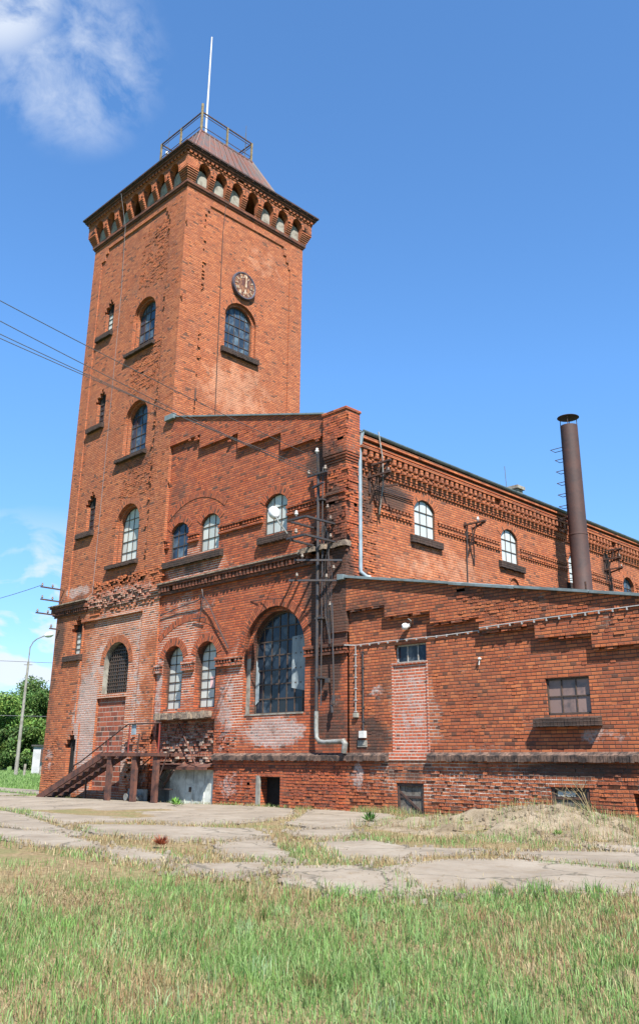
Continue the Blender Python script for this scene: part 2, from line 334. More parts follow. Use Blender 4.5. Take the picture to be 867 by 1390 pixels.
# ------------------------------------------------------------------ mesh tools
ORG = {}
class MB:
    def __init__(s): s.v = []; s.f = []; s.uv = []; s.sm = []
    def face(s, pts, uvs=None, smooth=False):
        k = len(s.v); s.v += [tuple(p) for p in pts]; s.f.append(tuple(range(k, k+len(pts))))
        if uvs is None:
            n = Vector((0, 0, 0))
            for i in range(len(pts)):
                a, b = pts[i], pts[(i+1) % len(pts)]
                n += Vector(((a[1]-b[1])*(a[2]+b[2]), (a[2]-b[2])*(a[0]+b[0]), (a[0]-b[0])*(a[1]+b[1])))
            ax = max(range(3), key=lambda i: abs(n[i]))
            uvs = [((p[1], p[2]), (p[0], p[2]), (p[0], p[1]))[ax] for p in pts]
        s.uv.append(uvs); s.sm.append(smooth)
    def box(s, a, b):
        x0, y0, z0 = a; x1, y1, z1 = b
        s.hexa([(x0, y0, z0), (x1, y0, z0), (x1, y1, z0), (x0, y1, z0), (x0, y0, z1), (x1, y0, z1), (x1, y1, z1), (x0, y1, z1)])
    def hexa(s, p):
        for q in ((0, 3, 2, 1), (4, 5, 6, 7), (0, 1, 5, 4), (1, 2, 6, 5), (2, 3, 7, 6), (3, 0, 4, 7)): s.face([p[i] for i in q])
    def pbox(s, P, u0, u1, v0, v1, d0, d1):
        """box in a wall's own frame: u along, v up, d outwards"""
        s.hexa([P(u0, v0, d0), P(u1, v0, d0), P(u1, v0, d1), P(u0, v0, d1), P(u0, v1, d0), P(u1, v1, d0), P(u1, v1, d1), P(u0, v1, d1)])
    def bar(s, a, b, w, t=None, up=(0, 0, 1)):
        a, b = Vector(a), Vector(b); t = t or w; d = (b-a).normalized(); upv = Vector(up)
        if abs(d.dot(upv)) > .98: upv = Vector((1, 0, 0))
        x = d.cross(upv).normalized()*w/2; y = x.cross(d).normalized()*t/2
        s.hexa([a-x-y, a+x-y, a+x+y, a-x+y, b-x-y, b+x-y, b+x+y, b-x+y])
    def tube(s, pts, r, n=8, caps=True, r2=None):
        pts = [Vector(p) for p in pts]; rings = []; x = None
        for i, p in enumerate(pts):
            d = (pts[min(i+1, len(pts)-1)]-pts[max(i-1, 0)]).normalized()
            if x is None: x = d.orthogonal().normalized()
            x = (x-d*x.dot(d)).normalized(); y = d.cross(x)
            rr = r if r2 is None else r+(r2-r)*i/(len(pts)-1)
            rings.append([p+(x*math.cos(6.28318*k/n)+y*math.sin(6.28318*k/n))*rr for k in range(n)])
        for i in range(len(rings)-1):
            for k in range(n):
                s.face([rings[i][k], rings[i][(k+1) % n], rings[i+1][(k+1) % n], rings[i+1][k]], smooth=True)
        if caps: s.face(rings[0][::-1]); s.face(rings[-1])
    def lathe(s, c, prof, n=12, axis=(0, 0, 1)):
        ax = Vector(axis).normalized(); x = ax.orthogonal().normalized(); y = ax.cross(x); c = Vector(c)
        R_ = [[c+ax*h+(x*math.cos(6.28318*k/n)+y*math.sin(6.28318*k/n))*r for k in range(n)] for r, h in prof]
        for i in range(len(R_)-1):
            for k in range(n): s.face([R_[i][k], R_[i][(k+1) % n], R_[i+1][(k+1) % n], R_[i+1][k]], smooth=True)
    def poly(s, P, pts, d, holes=()):
        """flat polygon with holes on a wall plane"""
        loops = [[Vector((a, b, 0)) for a, b in pts]]+[[Vector((a, b, 0)) for a, b in h] for h in holes]
        flat = [q for l in loops for q in l]
        for t in tessellate_polygon(loops):
            q = [flat[i] for i in t]
            if (q[1]-q[0]).cross(q[2]-q[0]).z < 0: q = q[::-1]
            s.face([P(a.x, a.y, d) for a in q], [(a.x, a.y) for a in q])
    def rim(s, P, pts, d0, d1, closed=True):
        """faces from the outline at depth d0 back to d1, courses follow the edge"""
        L = 0
        n = len(pts)
        for i in range(n if closed else n-1):
            a, b = pts[i], pts[(i+1) % n]; l = math.hypot(b[0]-a[0], b[1]-a[1])
            if abs(b[0]-a[0]) < 1e-4: ua = [(d0, a[1]), (d0, b[1]), (d1, b[1]), (d1, a[1])]
            elif abs(b[1]-a[1]) < 1e-4: ua = [(a[0], d0), (b[0], d0), (b[0], d1), (a[0], d1)]
            else: ua = [(d0, L), (d0, L+l), (d1, L+l), (d1, L)]
            s.face([P(*a, d0), P(*b, d0), P(*b, d1), P(*a, d1)], ua); L += l
    def slab(s, P, pts, d0, d1, holes=()):
        s.poly(P, pts, d0, holes); s.rim(P, pts, d0, d1)
    def build(s, name, mat, parent=None, **tags):
        me = bpy.data.meshes.new(name); o = bpy.data.objects.new(name, me); S.collection.objects.link(o)
        off = Vector((0, 0, 0))
        if parent is not None: o.parent = parent; off = ORG.get(parent.name, off)
        ORG[o.name] = off
        V = np.array(s.v, dtype=np.float32)-np.array(off, dtype=np.float32)
        # weld identical corners
        key = np.round(V*4000).astype(np.int64); uq, idx, inv = np.unique(key, axis=0, return_index=True, return_inverse=True)
        inv = inv.reshape(-1)
        fs = []; uvs = []; sm = []
        for f, u, q in zip(s.f, s.uv, s.sm):
            t = []; uu = []
            for i, w_ in zip(f, u):
                k = int(inv[i])
                if k not in t: t.append(k); uu.append(w_)
            if len(t) > 2: fs.append(t); uvs += uu; sm.append(q)
        me.from_pydata([tuple(map(float, V[i])) for i in idx], [], fs)
        l = me.uv_layers.new(name='UVMap')
        if len(l.data) == len(uvs): l.data.foreach_set('uv', np.array(uvs, dtype=np.float32).reshape(-1))
        me.polygons.foreach_set('use_smooth', sm)
        me.materials.append(mat); me.update(); me.set_sharp_from_angle(angle=math.radians(38))
        for k, v in tags.items(): o[k] = v
        return o
def thing(name, loc, label, cat, group=None):
    o = bpy.data.objects.new(name, None); S.collection.objects.link(o); o.location = loc
    o.empty_display_size = .3; ORG[o.name] = Vector(loc); o['label'] = label; o['category'] = cat
    if group: o['group'] = group
    return o
def tag(o, label, cat, group=None):
    o['label'] = label; o['category'] = cat
    if group: o['group'] = group
    return o
def copy_tree(o, parent=None):
    c = o.copy(); S.collection.objects.link(c)
    if parent is not None: c.parent = parent
    for ch in [x for x in bpy.data.objects if x.parent == o]: copy_tree(ch, c)
    return c

FR = lambda u, v, d: (u, -d, v)                       # street front, d towards the meadow
def SIDE(x0): return lambda u, v, d: (x0+d, u, v)     # walls facing +X
def FACE(p0, ux, n): return lambda u, v, d: (p0[0]+ux[0]*u+n[0]*d, p0[1]+ux[1]*u+n[1]*d, v)

def arch(cx, w, zs, zt, n=14):
    """points of a round or segmental arch, left springing to right springing"""
    r_ = zt-zs; Rr = (w*w/4+r_*r_)/(2*r_); a = math.asin(min(1, w/2/Rr))
    if r_ > w/2: # stilted
        return [(cx-w/2*math.cos(math.pi*i/n), zs+r_*math.sin(math.pi*i/n)) for i in range(n+1)]
    return [(cx+Rr*math.sin(-a+2*a*i/n), zt-Rr+Rr*math.cos(-a+2*a*i/n)) for i in range(n+1)]
def opening(cx, w, z0, zs, zt, n=14):
    return [(cx-w/2, z0)]+[(cx+w/2, z0)]+arch(cx, w, zs, zt, n)[::-1]
def rect(u0, u1, v0, v1): return [(u0, v0), (u1, v0), (u1, v1), (u0, v1)]
def voussoirs(mb, P, cx, w, zs, zt, th, d0, d1, n=16, jit=.004):
    """ring of radially laid bricks"""
    A = arch(cx, w, zs, zt, n); B = arch(cx, w+2*th, zs, zt+th, n)
    ra = A[1:-1]
    B = []
    for i, (a, b) in enumerate(A):
        p = A[max(i-1, 0)]; q = A[min(i+1, n)]; tx, ty = q[0]-p[0], q[1]-p[1]; l = math.hypot(tx, ty)
        B.append((a-ty/l*th, b+tx/l*th))
    L = 0
    for i in range(n):
        l = math.hypot(A[i+1][0]-A[i][0], A[i+1][1]-A[i][1])*(1+th*.4)
        mb.face([P(*A[i], d1), P(*A[i+1], d1), P(*B[i+1], d1), P(*B[i], d1)], [(.13, L), (.13, L+l), (.13+th, L+l), (.13+th, L)])
        mb.face([P(*B[i], d1), P(*B[i+1], d1), P(*B[i+1], d0), P(*B[i], d0)], [(0, L), (0, L+l), (.02, L+l), (.02, L)])
        L += l
def dentils(mb, P, u0, u1, v0, v1, d0, d1, step, w, jit=.0, miss=0):
    n = max(1, int(round((u1-u0)/step)))
    for i in range(n):
        if random.random() < miss: continue
        c = u0+(i+.5)*(u1-u0)/n; j = random.uniform(-jit, jit)
        mb.pbox(P, c-w/2, c+w/2, v0, v1, d0, d1+j)
AVOID = [(-3.45, -2.38, -1, .9), (1.5, 2.66, -1, .96), (5.70, 6.86, -1, .96), (7.5, 8.6, .1, .7), (1.45, 2.72, 1.2, 4.1), (5.5, 7.1, 1.8, 3.0), (-12.35, -10.3, -1, 5.3), (-14.5, -13.3, -1, 2.4), (-12.1, -10.35, 7.8, 10.5), (-12.1, -10.35, 12.2, 14.7), (-12.1, -10.35, 16.7, 19.3),
         (-3.7, -2.4, 7.6, 9.1), (-1.6, -1.5, 0, 0), (-15.1, -13.5, 4.6, 6.5)]
SAVOID = [(2.2, 4.0, 16.6, 19.2), (16.7, 17.8, 7.2, 8.7)]
def loose(mb, P, u0, u1, v0, v1, d, n, lo=.004, hi=.03, fall=None):
    """spalled brickwork: single bricks standing proud of the eroded face, on the courses"""
    h = .0769
    for _ in range(n):
        u = random.uniform(u0, u1); r = math.floor(random.uniform(v0, v1)/h)
        if fall and random.random() > fall(u, r*h): continue
        if any(a-.24 < u < b and c-.07 < r*h < e for a, b, c, e in (AVOID if P is FR else SAVOID)): continue
        w = .125 if r % 2 else random.choice((.125, .25)); a = round(u/.13)*.13+(.065 if r % 2 else 0)
        mb.pbox(P, a+.006, a+w-.006, r*h+.007, r*h+h-.007, d-.05, d+random.uniform(lo, hi))
def window(parent, P, cx, w, z0, zs, zt, d, cols, rows, gmat, fmat=None, t=.035, bar=.022, name='window', arched=True, boxed=None):
    """steel window: frame and muntins > pane"""
    fmat = fmat or M_FRAME
    A = arch(cx, w, zs, zt, 16) if arched else [(cx-w/2, zt), (cx+w/2, zt)]
    out = [(cx-w/2, z0), (cx+w/2, z0)]+A[::-1]
    def top(u):
        for i in range(len(A)-1):
            if A[i][0] <= u <= A[i+1][0]+1e-6:
                f = (u-A[i][0])/max(1e-6, A[i+1][0]-A[i][0]); return A[i][1]+(A[i+1][1]-A[i][1])*f
        return zs
    def half(z):
        if z <= zs: return w/2
        c = [a for a in A if a[1] >= z]
        return (max(a[0] for a in c)-min(a[0] for a in c))/2 if c else 0
    fr = MB(); n = len(out)
    for i in range(n):
        a, b = out[i], out[(i+1) % n]; fr.bar(P(*a, d), P(*b, d), t*1.6, t*1.6, up=Vector(P(0, 0, 1))-Vector(P(0, 0, 0)))
    for i in range(1, cols):
        u = cx-w/2+w*i/cols; fr.pbox(P, u-bar/2, u+bar/2, z0, top(u), d-.012, d+.016)
    rh = (zt-z0)/rows
    for j in range(1, rows):
        z = z0+rh*j; hw = half(z)
        if hw > .05: fr.pbox(P, cx-hw, cx+hw, z-bar/2, z+bar/2, d-.010, d+.019)
    fo = fr.build(name, fmat, parent)
    g_ = MB(); loops = [[Vector((a, b, 0)) for a, b in out]]
    o1, o2 = random.randint(0, 50), random.randint(0, 50)
    for tr in tessellate_polygon(loops):
        q = [loops[0][i] for i in tr]
        if (q[1]-q[0]).cross(q[2]-q[0]).z < 0: q = q[::-1]
        g_.face([P(a.x, a.y, d-.004) for a in q], [((a.x-cx+w/2)/w*cols+o1, (a.y-z0)/rh+o2) for a in q])
    g_.build('pane', gmat, fo)
    return fo
def sill(parent, P, u0, u1, v0, v1, d0, d1, mat=None):
    """sill of bricks on edge, sloping, each brick its own block"""
    mb = MB(); n = int((u1-u0)/.082); s = (u1-u0)/n
    mb.pbox(P, u0+.01, u1-.01, v0+.01, v1-.06, d0, d1-.03)
    for i in range(n):
        a = u0+i*s+.004; b = u0+(i+1)*s-.004; j = random.uniform(-.008, .008); k = random.uniform(-.01, .004)
        mb.hexa([P(a, v0+j, d0), P(b, v0+j, d0), P(b, v0+j, d1+j), P(a, v0+j, d1+j), P(a, v1, d0), P(b, v1, d0), P(b, v1-.05+k, d1+j), P(a, v1-.05+k, d1+j)])
    return mb.build('window_sill', mat or M_DARKB, parent)

# ------------------------------------------------------------------ ground
def sm_(x, a, b):
    t = min(1, max(0, (x-a)/(b-a))); return t*t*(3-2*t)
def gz(x, y):
    r = math.hypot(x-CAM.x, y-CAM.y)
    z = -.35*(1-sm_(r, 5.5, 11)) - .07*(1-sm_(x, -9, -3))*(1 if r < 60 else 1)
    q = math.hypot((x-7.3)/1.55, (y+2.4)/1.5)           # sandy heap against the wall
    z += .36*math.exp(-q*q*1.4)
    q = math.hypot((x-5.6)/1.9, (y+3.0)/1.3); z += .15*math.exp(-q*q*1.5)
    q = math.hypot((x-10.6)/1.8, (y+1.6)/1.6); z += .28*math.exp(-q*q*1.5)
    return z
def ground_sheet():
    xs = list(np.arange(-60, -16, 4))+list(np.arange(-16, 24, .4))+list(np.arange(24, 60, 4))
    ys = list(np.arange(-60, -18, 4))+list(np.arange(-18, 1, .4))+list(np.arange(1, 60, 4))
    xs = [-2500, -800, -250, -120]+xs+[60, 120, 300, 900, 2500]; ys = [-2500, -800, -250, -120]+ys+[60, 120, 300, 900, 2500]
    v = []; f = []
    for y in ys:
        for x in xs: v.append((x, y, gz(x, y)+.018*noise.noise(Vector((x*1.3, y*1.3, 0)))-.012))
    n = len(xs)
    for j in range(len(ys)-1):
        for i in range(n-1): f.append((j*n+i, j*n+i+1, (j+1)*n+i+1, (j+1)*n+i))
    me = bpy.data.meshes.new('ground'); me.from_pydata(v, [], f); me.materials.append(M_SOIL)
    me.polygons.foreach_set('use_smooth', [True]*len(f))
    o = bpy.data.objects.new('ground', me); S.collection.objects.link(o); o['kind'] = 'structure'
ground_sheet()
def heap():
    v = []; f = []; N = 110
    for j in range(N+1):
        for i in range(N+1):
            x = 2.8+9.5*i/N; y = -6.2+6.15*j/N
            e = min(i, N-i, j if j < N else N, N)/6; q = math.hypot((x-7.0)/3.0, (y+2.7)/1.8)
            k = 1-sm_(q, .75, 1.35); q2 = math.hypot((x-10.6)/1.6, (y+1.6)/1.5); k = max(k, .0)
            z = gz(x, y)+(.11*noise.noise(Vector((x*1.7, y*1.7, 3)))+.05*noise.noise(Vector((x*5, y*5, 1))))*k+.03*k-.05*(1-min(1, k*3))
            v.append((x, y, z))
    for j in range(N):
        for i in range(N): a = j*(N+1)+i; f.append((a, a+1, a+N+2, a+N+1))
    me = bpy.data.meshes.new('dirt_mound'); me.from_pydata(v, [], f); me.materials.append(M_SAND)
    me.polygons.foreach_set('use_smooth', [True]*len(f))
    o = bpy.data.objects.new('dirt_mound', me); S.collection.objects.link(o); o['kind'] = 'structure'
heap()
SLABS = [
[(-15.2, -2.4), (-14.6, -.5), (-4.19, -.35), (-1.6, -.30), (1.2, -3.2), (1.9, -5.2), (1.3, -6.2), (.63, -6.3), (-.27, -7.1), (.25, -7.9), (-4.75, -6.26), (-8.49, -5.42)],
[(-6.92, -6.3), (-3.91, -6.9), (.52, -8.36), (2.3, -8.9), (2.8, -9.25), (1.01, -9.2), (-1.17, -8.84)],
[(.48, -9.61), (2.02, -9.27), (3.72, -9.73), (4.65, -9.99), (4.59, -10.24), (3.94, -10.43), (1.97, -10.31)],
[(.84, -7.89), (1.92, -6.94), (2.3, -6.9), (3.42, -6.3), (4.58, -6.97), (5.06, -8.05), (4.56, -8.15), (4.62, -8.6), (3.32, -8.58), (2.34, -8.58)],
[(5.26, -10.25), (5.41, -9.9), (6.51, -10.05), (6.72, -10.57), (6.29, -10.64)],
[(5.73, -8.66), (5.12, -7.6), (5.52, -7.6), (7.59, -9.08), (7.33, -9.39), (6.77, -9.39)],
[(7.3, -10.47), (7.72, -9.74), (8.11, -9.97), (8.21, -10.47), (7.72, -10.69)],
[(-.9, -.28), (1.6, -.28), (3.0, -1.6), (4.1, -3.7), (4.0, -4.97), (2.82, -4.54)],
[(4.22, -5.73), (4.35, -4.8), (4.85, -5.05), (5.5, -5.8), (5.56, -6.55), (5.01, -6.42)],
[(6.33, -7.16), (6.44, -6.32), (7.6, -6.9), (8.1, -6.3), (8.42, -6.62), (8.2, -7.4), (8.45, -8.05), (7.89, -8.51)],
[(9.06, -8.84), (8.96, -7.76), (9.46, -7.17), (10.51, -7.13), (11.4, -7.3), (11.4, -8.3), (10.45, -9.13), (10.05, -9.52), (9.46, -9.15)],
[(8.29, -9.76), (8.74, -9.22), (9.27, -9.22), (10.03, -9.65), (9.69, -10.1), (8.95, -10.18)],
[(8.88, -6.37), (9.2, -5.59), (10.07, -4.9), (12.4, -4.9), (12.4, -6.3), (10.29, -6.55), (9.55, -6.65)],
[(9.1, -4.5), (9.6, -3.7), (12.6, -3.9), (12.6, -4.6), (9.7, -4.75)],
[(-60, 3.4), (-17.5, .6), (-16.2, .4), (-16.2, 1.6), (-17.4, 2.4), (-60, 6.8)],
[(-30, -7.5), (-16, -2.5), (-15.6, -1.0), (-16.2, -.2), (-30, .8)],
]
SLABS0 = [list(p) for p in SLABS]
def grow(p, k=.20):
    cx = sum(a for a, b in p)/len(p); cy = sum(b for a, b in p)/len(p)
    return [(a+(a-cx)/max(.01, math.hypot(a-cx, b-cy))*k, b+(b-cy)/max(.01, math.hypot(a-cx, b-cy))*k) if b < -.7 else (a, b) for a, b in p]
SLABS = [grow(p) for p in SLABS[:14]]+SLABS[14:]
def jag(p, amp=.06, step=.12):
    out = []
    for i in range(len(p)):
        a, b = p[i], p[(i+1) % len(p)]; l = math.hypot(b[0]-a[0], b[1]-a[1]); n = max(1, min(90, int(l/step)))
        for k in range(n):
            t = k/n; x = a[0]+(b[0]-a[0])*t; y = a[1]+(b[1]-a[1])*t
            q = Vector((x*2.1, y*2.1, 5)); q2 = q*4.3; out.append((x+amp*1.3*noise.noise(q)+amp*.9*noise.noise(q2), y+amp*1.3*noise.noise(q+Vector((9, 9, 9)))+amp*.9*noise.noise(q2+Vector((3, 3, 3)))))
    return out
pv = MB()
for i, p in enumerate(SLABS):
    q = jag(p); zz = .010+.004*(i % 4)
    def GP(u, v, d): return (u, v, gz(u, v)+d)
    # fan of interior points keeps the slab on the ground surface
    pv.poly(GP, q, zz); pv.rim(GP, q, zz, -.06)
for _ in range(1500):                                     # crumbs of concrete along the slab edges
    p = random.choice(SLABS[:14]); i = random.randrange(len(p)); t = random.random(); a, b = p[i], p[(i+1) % len(p)]
    x = a[0]+(b[0]-a[0])*t+random.gauss(0, .12); y = a[1]+(b[1]-a[1])*t+random.gauss(0, .12); s = random.uniform(.012, .045)*random.uniform(.5, 1.1)
    z = gz(x, y)+.02; an = random.random()*3
    c, d = math.cos(an)*s, math.sin(an)*s
    pv.hexa([(x-c, y-d, z-.02), (x+d, y-c, z-.02), (x+c, y+d, z-.02), (x-d, y+c, z-.02), (x-c*.6, y-d*.6, z+s*.5), (x+d*.8, y-c*.8, z+s*.6), (x+c*.7, y+d*.7, z+s*.45), (x-d*.7, y+c*.6, z+s*.5)])
pvo = pv.build('pavement', M_PAVE); pvo['kind'] = 'structure'

# ------------------------------------------------------------------ brick tower
TXL, TXR, TD = -15.65, -8.72, 6.45
tw = thing('brick_tower', (-12.2, 3.2, 0), 'tall square brick clock tower with arcaded top and railed metal roof left of the gable', 'tower')
TR = SIDE(TXR)
mb = MB()
pan = [(-15.0, 7.25), (-9.75, 7.25), (-9.75, 22.2), (-9.85, 22.2), (-9.85, 22.45), (-9.98, 22.45), (-9.98, 22.7), (-10.1, 22.7), (-10.1, 22.93), (-14.5, 22.93), (-14.5, 22.7), (-14.7, 22.7), (-14.7, 22.4), (-15.0, 22.4)]
lowp = [(-13.26, .2), (-9.69, .2), (-9.69, 6.14), (-13.58, 6.14), (-13.58, 2.45), (-13.26, 2.45)]
def slit(z0, zt, x0=-14.24, x1=-13.62):
    # stepped head, corbelled sides
    return [(x0+.02, z0), (x1, z0), (x1, zt-.30), (x1-.12, zt-.30), (x1-.12, zt-.15), (x1-.24, zt-.15), (x1-.24, zt), (x0+.24, zt), (x0+.24, zt-.15), (x0+.12, zt-.15), (x0+.12, zt-.30), (x0-.06, zt-.30), (x0-.06, zt-.46),
            (x0-.16, zt-.46), (x0-.16, zt-.60), (x0+.02, zt-.60)]
LS = slit(4.98, 6.42, -14.26, -13.64)
GS = slit(-.3, 2.2, -13.95, -13.36)
mb.poly(FR, rect(TXL, TXR, -.6, 23.4), 0, [pan, lowp, LS, GS])
mb.rim(FR, pan, 0, -.06); mb.rim(FR, lowp, 0, -.06); mb.rim(FR, LS, 0, -.20); mb.rim(FR, GS, 0, -.16)
TW = [(16.92, 1.58), (12.36, 1.58), (8.14, 1.56)]
holes = [opening(-11.21, w, z, z+1.43, z+2.22, 18) for z, w in TW]
slits = [slit(18.56, 20.14), slit(14.34, 15.9), slit(9.8, 11.42)]
mb.poly(FR, pan, -.06, holes+slits)
for s_l in slits: mb.rim(FR, s_l, -.06, -.26)
GA = opening(-11.2, 1.58, 3.42, 4.42, 5.2, 18); TB = rect(-12.28, -10.42, .2, 3.28)
mb.poly(FR, lowp, -.06, [GA, TB]); mb.rim(FR, TB, -.06, -.16)
for (z, w), H in zip(TW, holes):
    inner = opening(-11.21, w-.2, z, z+1.43, z+2.12, 18)
    mb.rim(FR, H, -.06, -.20); mb.poly(FR, H, -.20, [inner]) if False else None
    n_ = len(H)
    for i in range(n_):
        a, b, c, d = H[i], H[(i+1) % n_], inner[(i+1) % n_], inner[i]
        mb.face([FR(*a, -.20), FR(*b, -.20), FR(*c, -.20), FR(*d, -.20)])
    mb.rim(FR, inner, -.20, -.42)
    voussoirs(mb, FR, -11.21, w, z+1.43, z+2.22, .25, -.06, -.052, 22)
voussoirs(mb, FR, -11.2, 1.58, 4.42, 5.2, .26, -.06, -.05, 22)
# eroded brickwork standing proud
loose(mb, FR, -11.9, -9.1, 19.6, 22.4, -.06, 620, .0, .022, lambda u, v: .25+.75*max(0, 1-abs(u+10.2)/1.6))
loose(mb, FR, -10.0, -8.85, 8, 22.8, 0, 420, .0, .010, lambda u, v: .35+.65*(noise.noise(Vector((u, v*.6, 0)))+.3))
loose(mb, FR, -12.0, -9.2, 14.9, 16.8, -.06, 320, .0, .022)
loose(mb, FR, -12.0, -9.2, 10.6, 12.1, -.06, 240, .0, .02)
loose(mb, FR, -13.2, -8.8, 6.35, 7.6, 0, 420, .0, .05)
loose(mb, FR, -15.6, -14.3, -.2, 2.0, 0, 150, .0, .02)
loose(mb, FR, -10.2, -8.75, -.2, 2.0, 0, 150, .0, .05)
# other sides
mb.face([(TXL, TD, -.6), (TXL, 0, -.6), (TXL, 0, 23.4), (TXL, TD, 23.4)]); mb.face([(TXL, TD, -.6), (TXR, TD, -.6), (TXR, TD, 23.4), (TXL, TD, 23.4)])
RW = opening(3.08, 1.68, 16.86, 18.27, 19.11, 18)
rp = [(.95, 9), (5.72, 9), (5.72, 21.9), (5.62, 21.9), (5.62, 22.2), (5.48, 22.2), (5.48, 22.5), (5.32, 22.5), (5.32, 22.9), (1.2, 22.9), (1.2, 22.62), (1.08, 22.62), (1.08, 22.4), (.95, 22.4)]
mb.poly(TR, rect(0, TD, -.6, 23.4), 0, [rp]); mb.rim(TR, rp, 0, -.055); mb.poly(TR, rp, -.055, [RW]); 
for i in range(5): # dark weep holes under the panel corner
    pass
inner = opening(3.08, 1.42, 16.86, 18.27, 18.99, 18); mb.rim(TR, RW, -.055, -.17)
for i in range(len(RW)):
    a, b, c, d = RW[i], RW[(i+1) % len(RW)], inner[(i+1) % len(RW)], inner[i]
    mb.face([TR(*a, -.17), TR(*b, -.17), TR(*c, -.17), TR(*d, -.17)])
mb.rim(TR, inner, -.17, -.36); voussoirs(mb, TR, 3.08, 1.68, 18.27, 19.11, .25, -.055, -.048, 24)
loose(mb, TR, .02, .95, 12.8, 22.9, 0, 200, .0, .008)
loose(mb, TR, .95, 5.6, 13, 16, -.055, 60, .0, .006)
wall = mb
# wall mesh split by face direction so each side keeps its own weathering
def split_build(mb, parent, name, mfront, mside):
    a, b = MB(), MB()
    for f, u, q in zip(mb.f, mb.uv, mb.sm):
        P_ = [Vector(mb.v[i]) for i in f]; n = (P_[1]-P_[0]).cross(P_[2]-P_[0])
        (b if abs(n.x) > abs(n.y) and abs(n.x) > abs(n.z) and (P_[0].x > TXR-.2 or P_[0].x < TXL+.01) else a).face(P_, u, q)
    a.build(name, mfront, parent); b.build(name, mside, parent)
split_build(mb, tw, 'wall', M_TF, M_TR)
for (z, w) in TW: window(tw, FR, -11.21, w-.22, z+.02, z+1.43, z+2.11, -.36, 4, 5, M_GB if z > 12 else M_GP)
window(tw, TR, 3.08, 1.40, 16.88, 18.27, 18.98, -.30, 5, 5, M_GB)
for z in (16.92, 12.36, 8.14): sill(tw, FR, -12.32, -10.30, z-.19, z, -.10, .10)
sill(tw, TR, 2.10, 4.03, 16.62, 16.88, -.10, .10)
for z, zz in ((18.56, 20.14), (14.34, 15.9), (9.8, 11.42), (4.98, 6.42)):
    sill(tw, FR, -14.78, -13.55, z-.25, z-.0, -.08, .09)
    window(tw, FR, -13.92, .60, z, zz-.62, zz-.62, -.16 if z < 6 else -.22, 2, 4, M_GP if z < 6 or z > 18 else M_GD, arched=False)
    m_ = MB(); m_.pbox(FR, -14.5, -13.55, zz-.62, zz+.05, -.24, -.21 if z > 6 else -.19); m_.build('slit_void', M_VOID, tw)
m_ = MB(); m_.pbox(FR, -13.62, -13.35, -.3, 1.5, -.155, -.135); m_.build('door', M_WOOD, tw)
m_ = MB(); m_.pbox(FR, -14.15, -13.3, -.4, 2.25, -.20, -.155); m_.build('slit_void', M_VOID, tw)
# grille window over the bricked-up doorway
m_ = MB(); m_.rim(FR, GA, -.06, -.30); m_.build('window_reveal', M_CREAM, tw)
gw = window(tw, FR, -11.2, 1.56, 3.44, 4.42, 5.19, -.30, 3, 4, M_GD)
m_ = MB(); A = arch(-11.2, 1.4, 4.42, 5.1, 16)
for i in range(1, 11):
    u = -11.9+1.4*i/11
    t_ = max(z for (x, z) in [(x, z) for x, z in A if abs(x-u) < .11] or [(0, 4.5)])
    m_.pbox(FR, u-.014, u+.014, 3.45, t_, -.23, -.21)
for j in range(1, 14):
    z = 3.44+.125*j; hw = .7 if z < 4.42 else max(abs(x+11.2) for x, zz in A if zz >= z-.001) if z < 5.05 else .1
    m_.pbox(FR, -11.2-hw, -11.2+hw, z-.016, z+.016, -.235, -.205)
m_.build('grille', M_FRAME, gw)
m_ = MB(); m_.poly(FR, TB, -.16); m_.build('blocked_doorway', M_TILE, tw, label='doorway bricked up with large dark tile blocks')
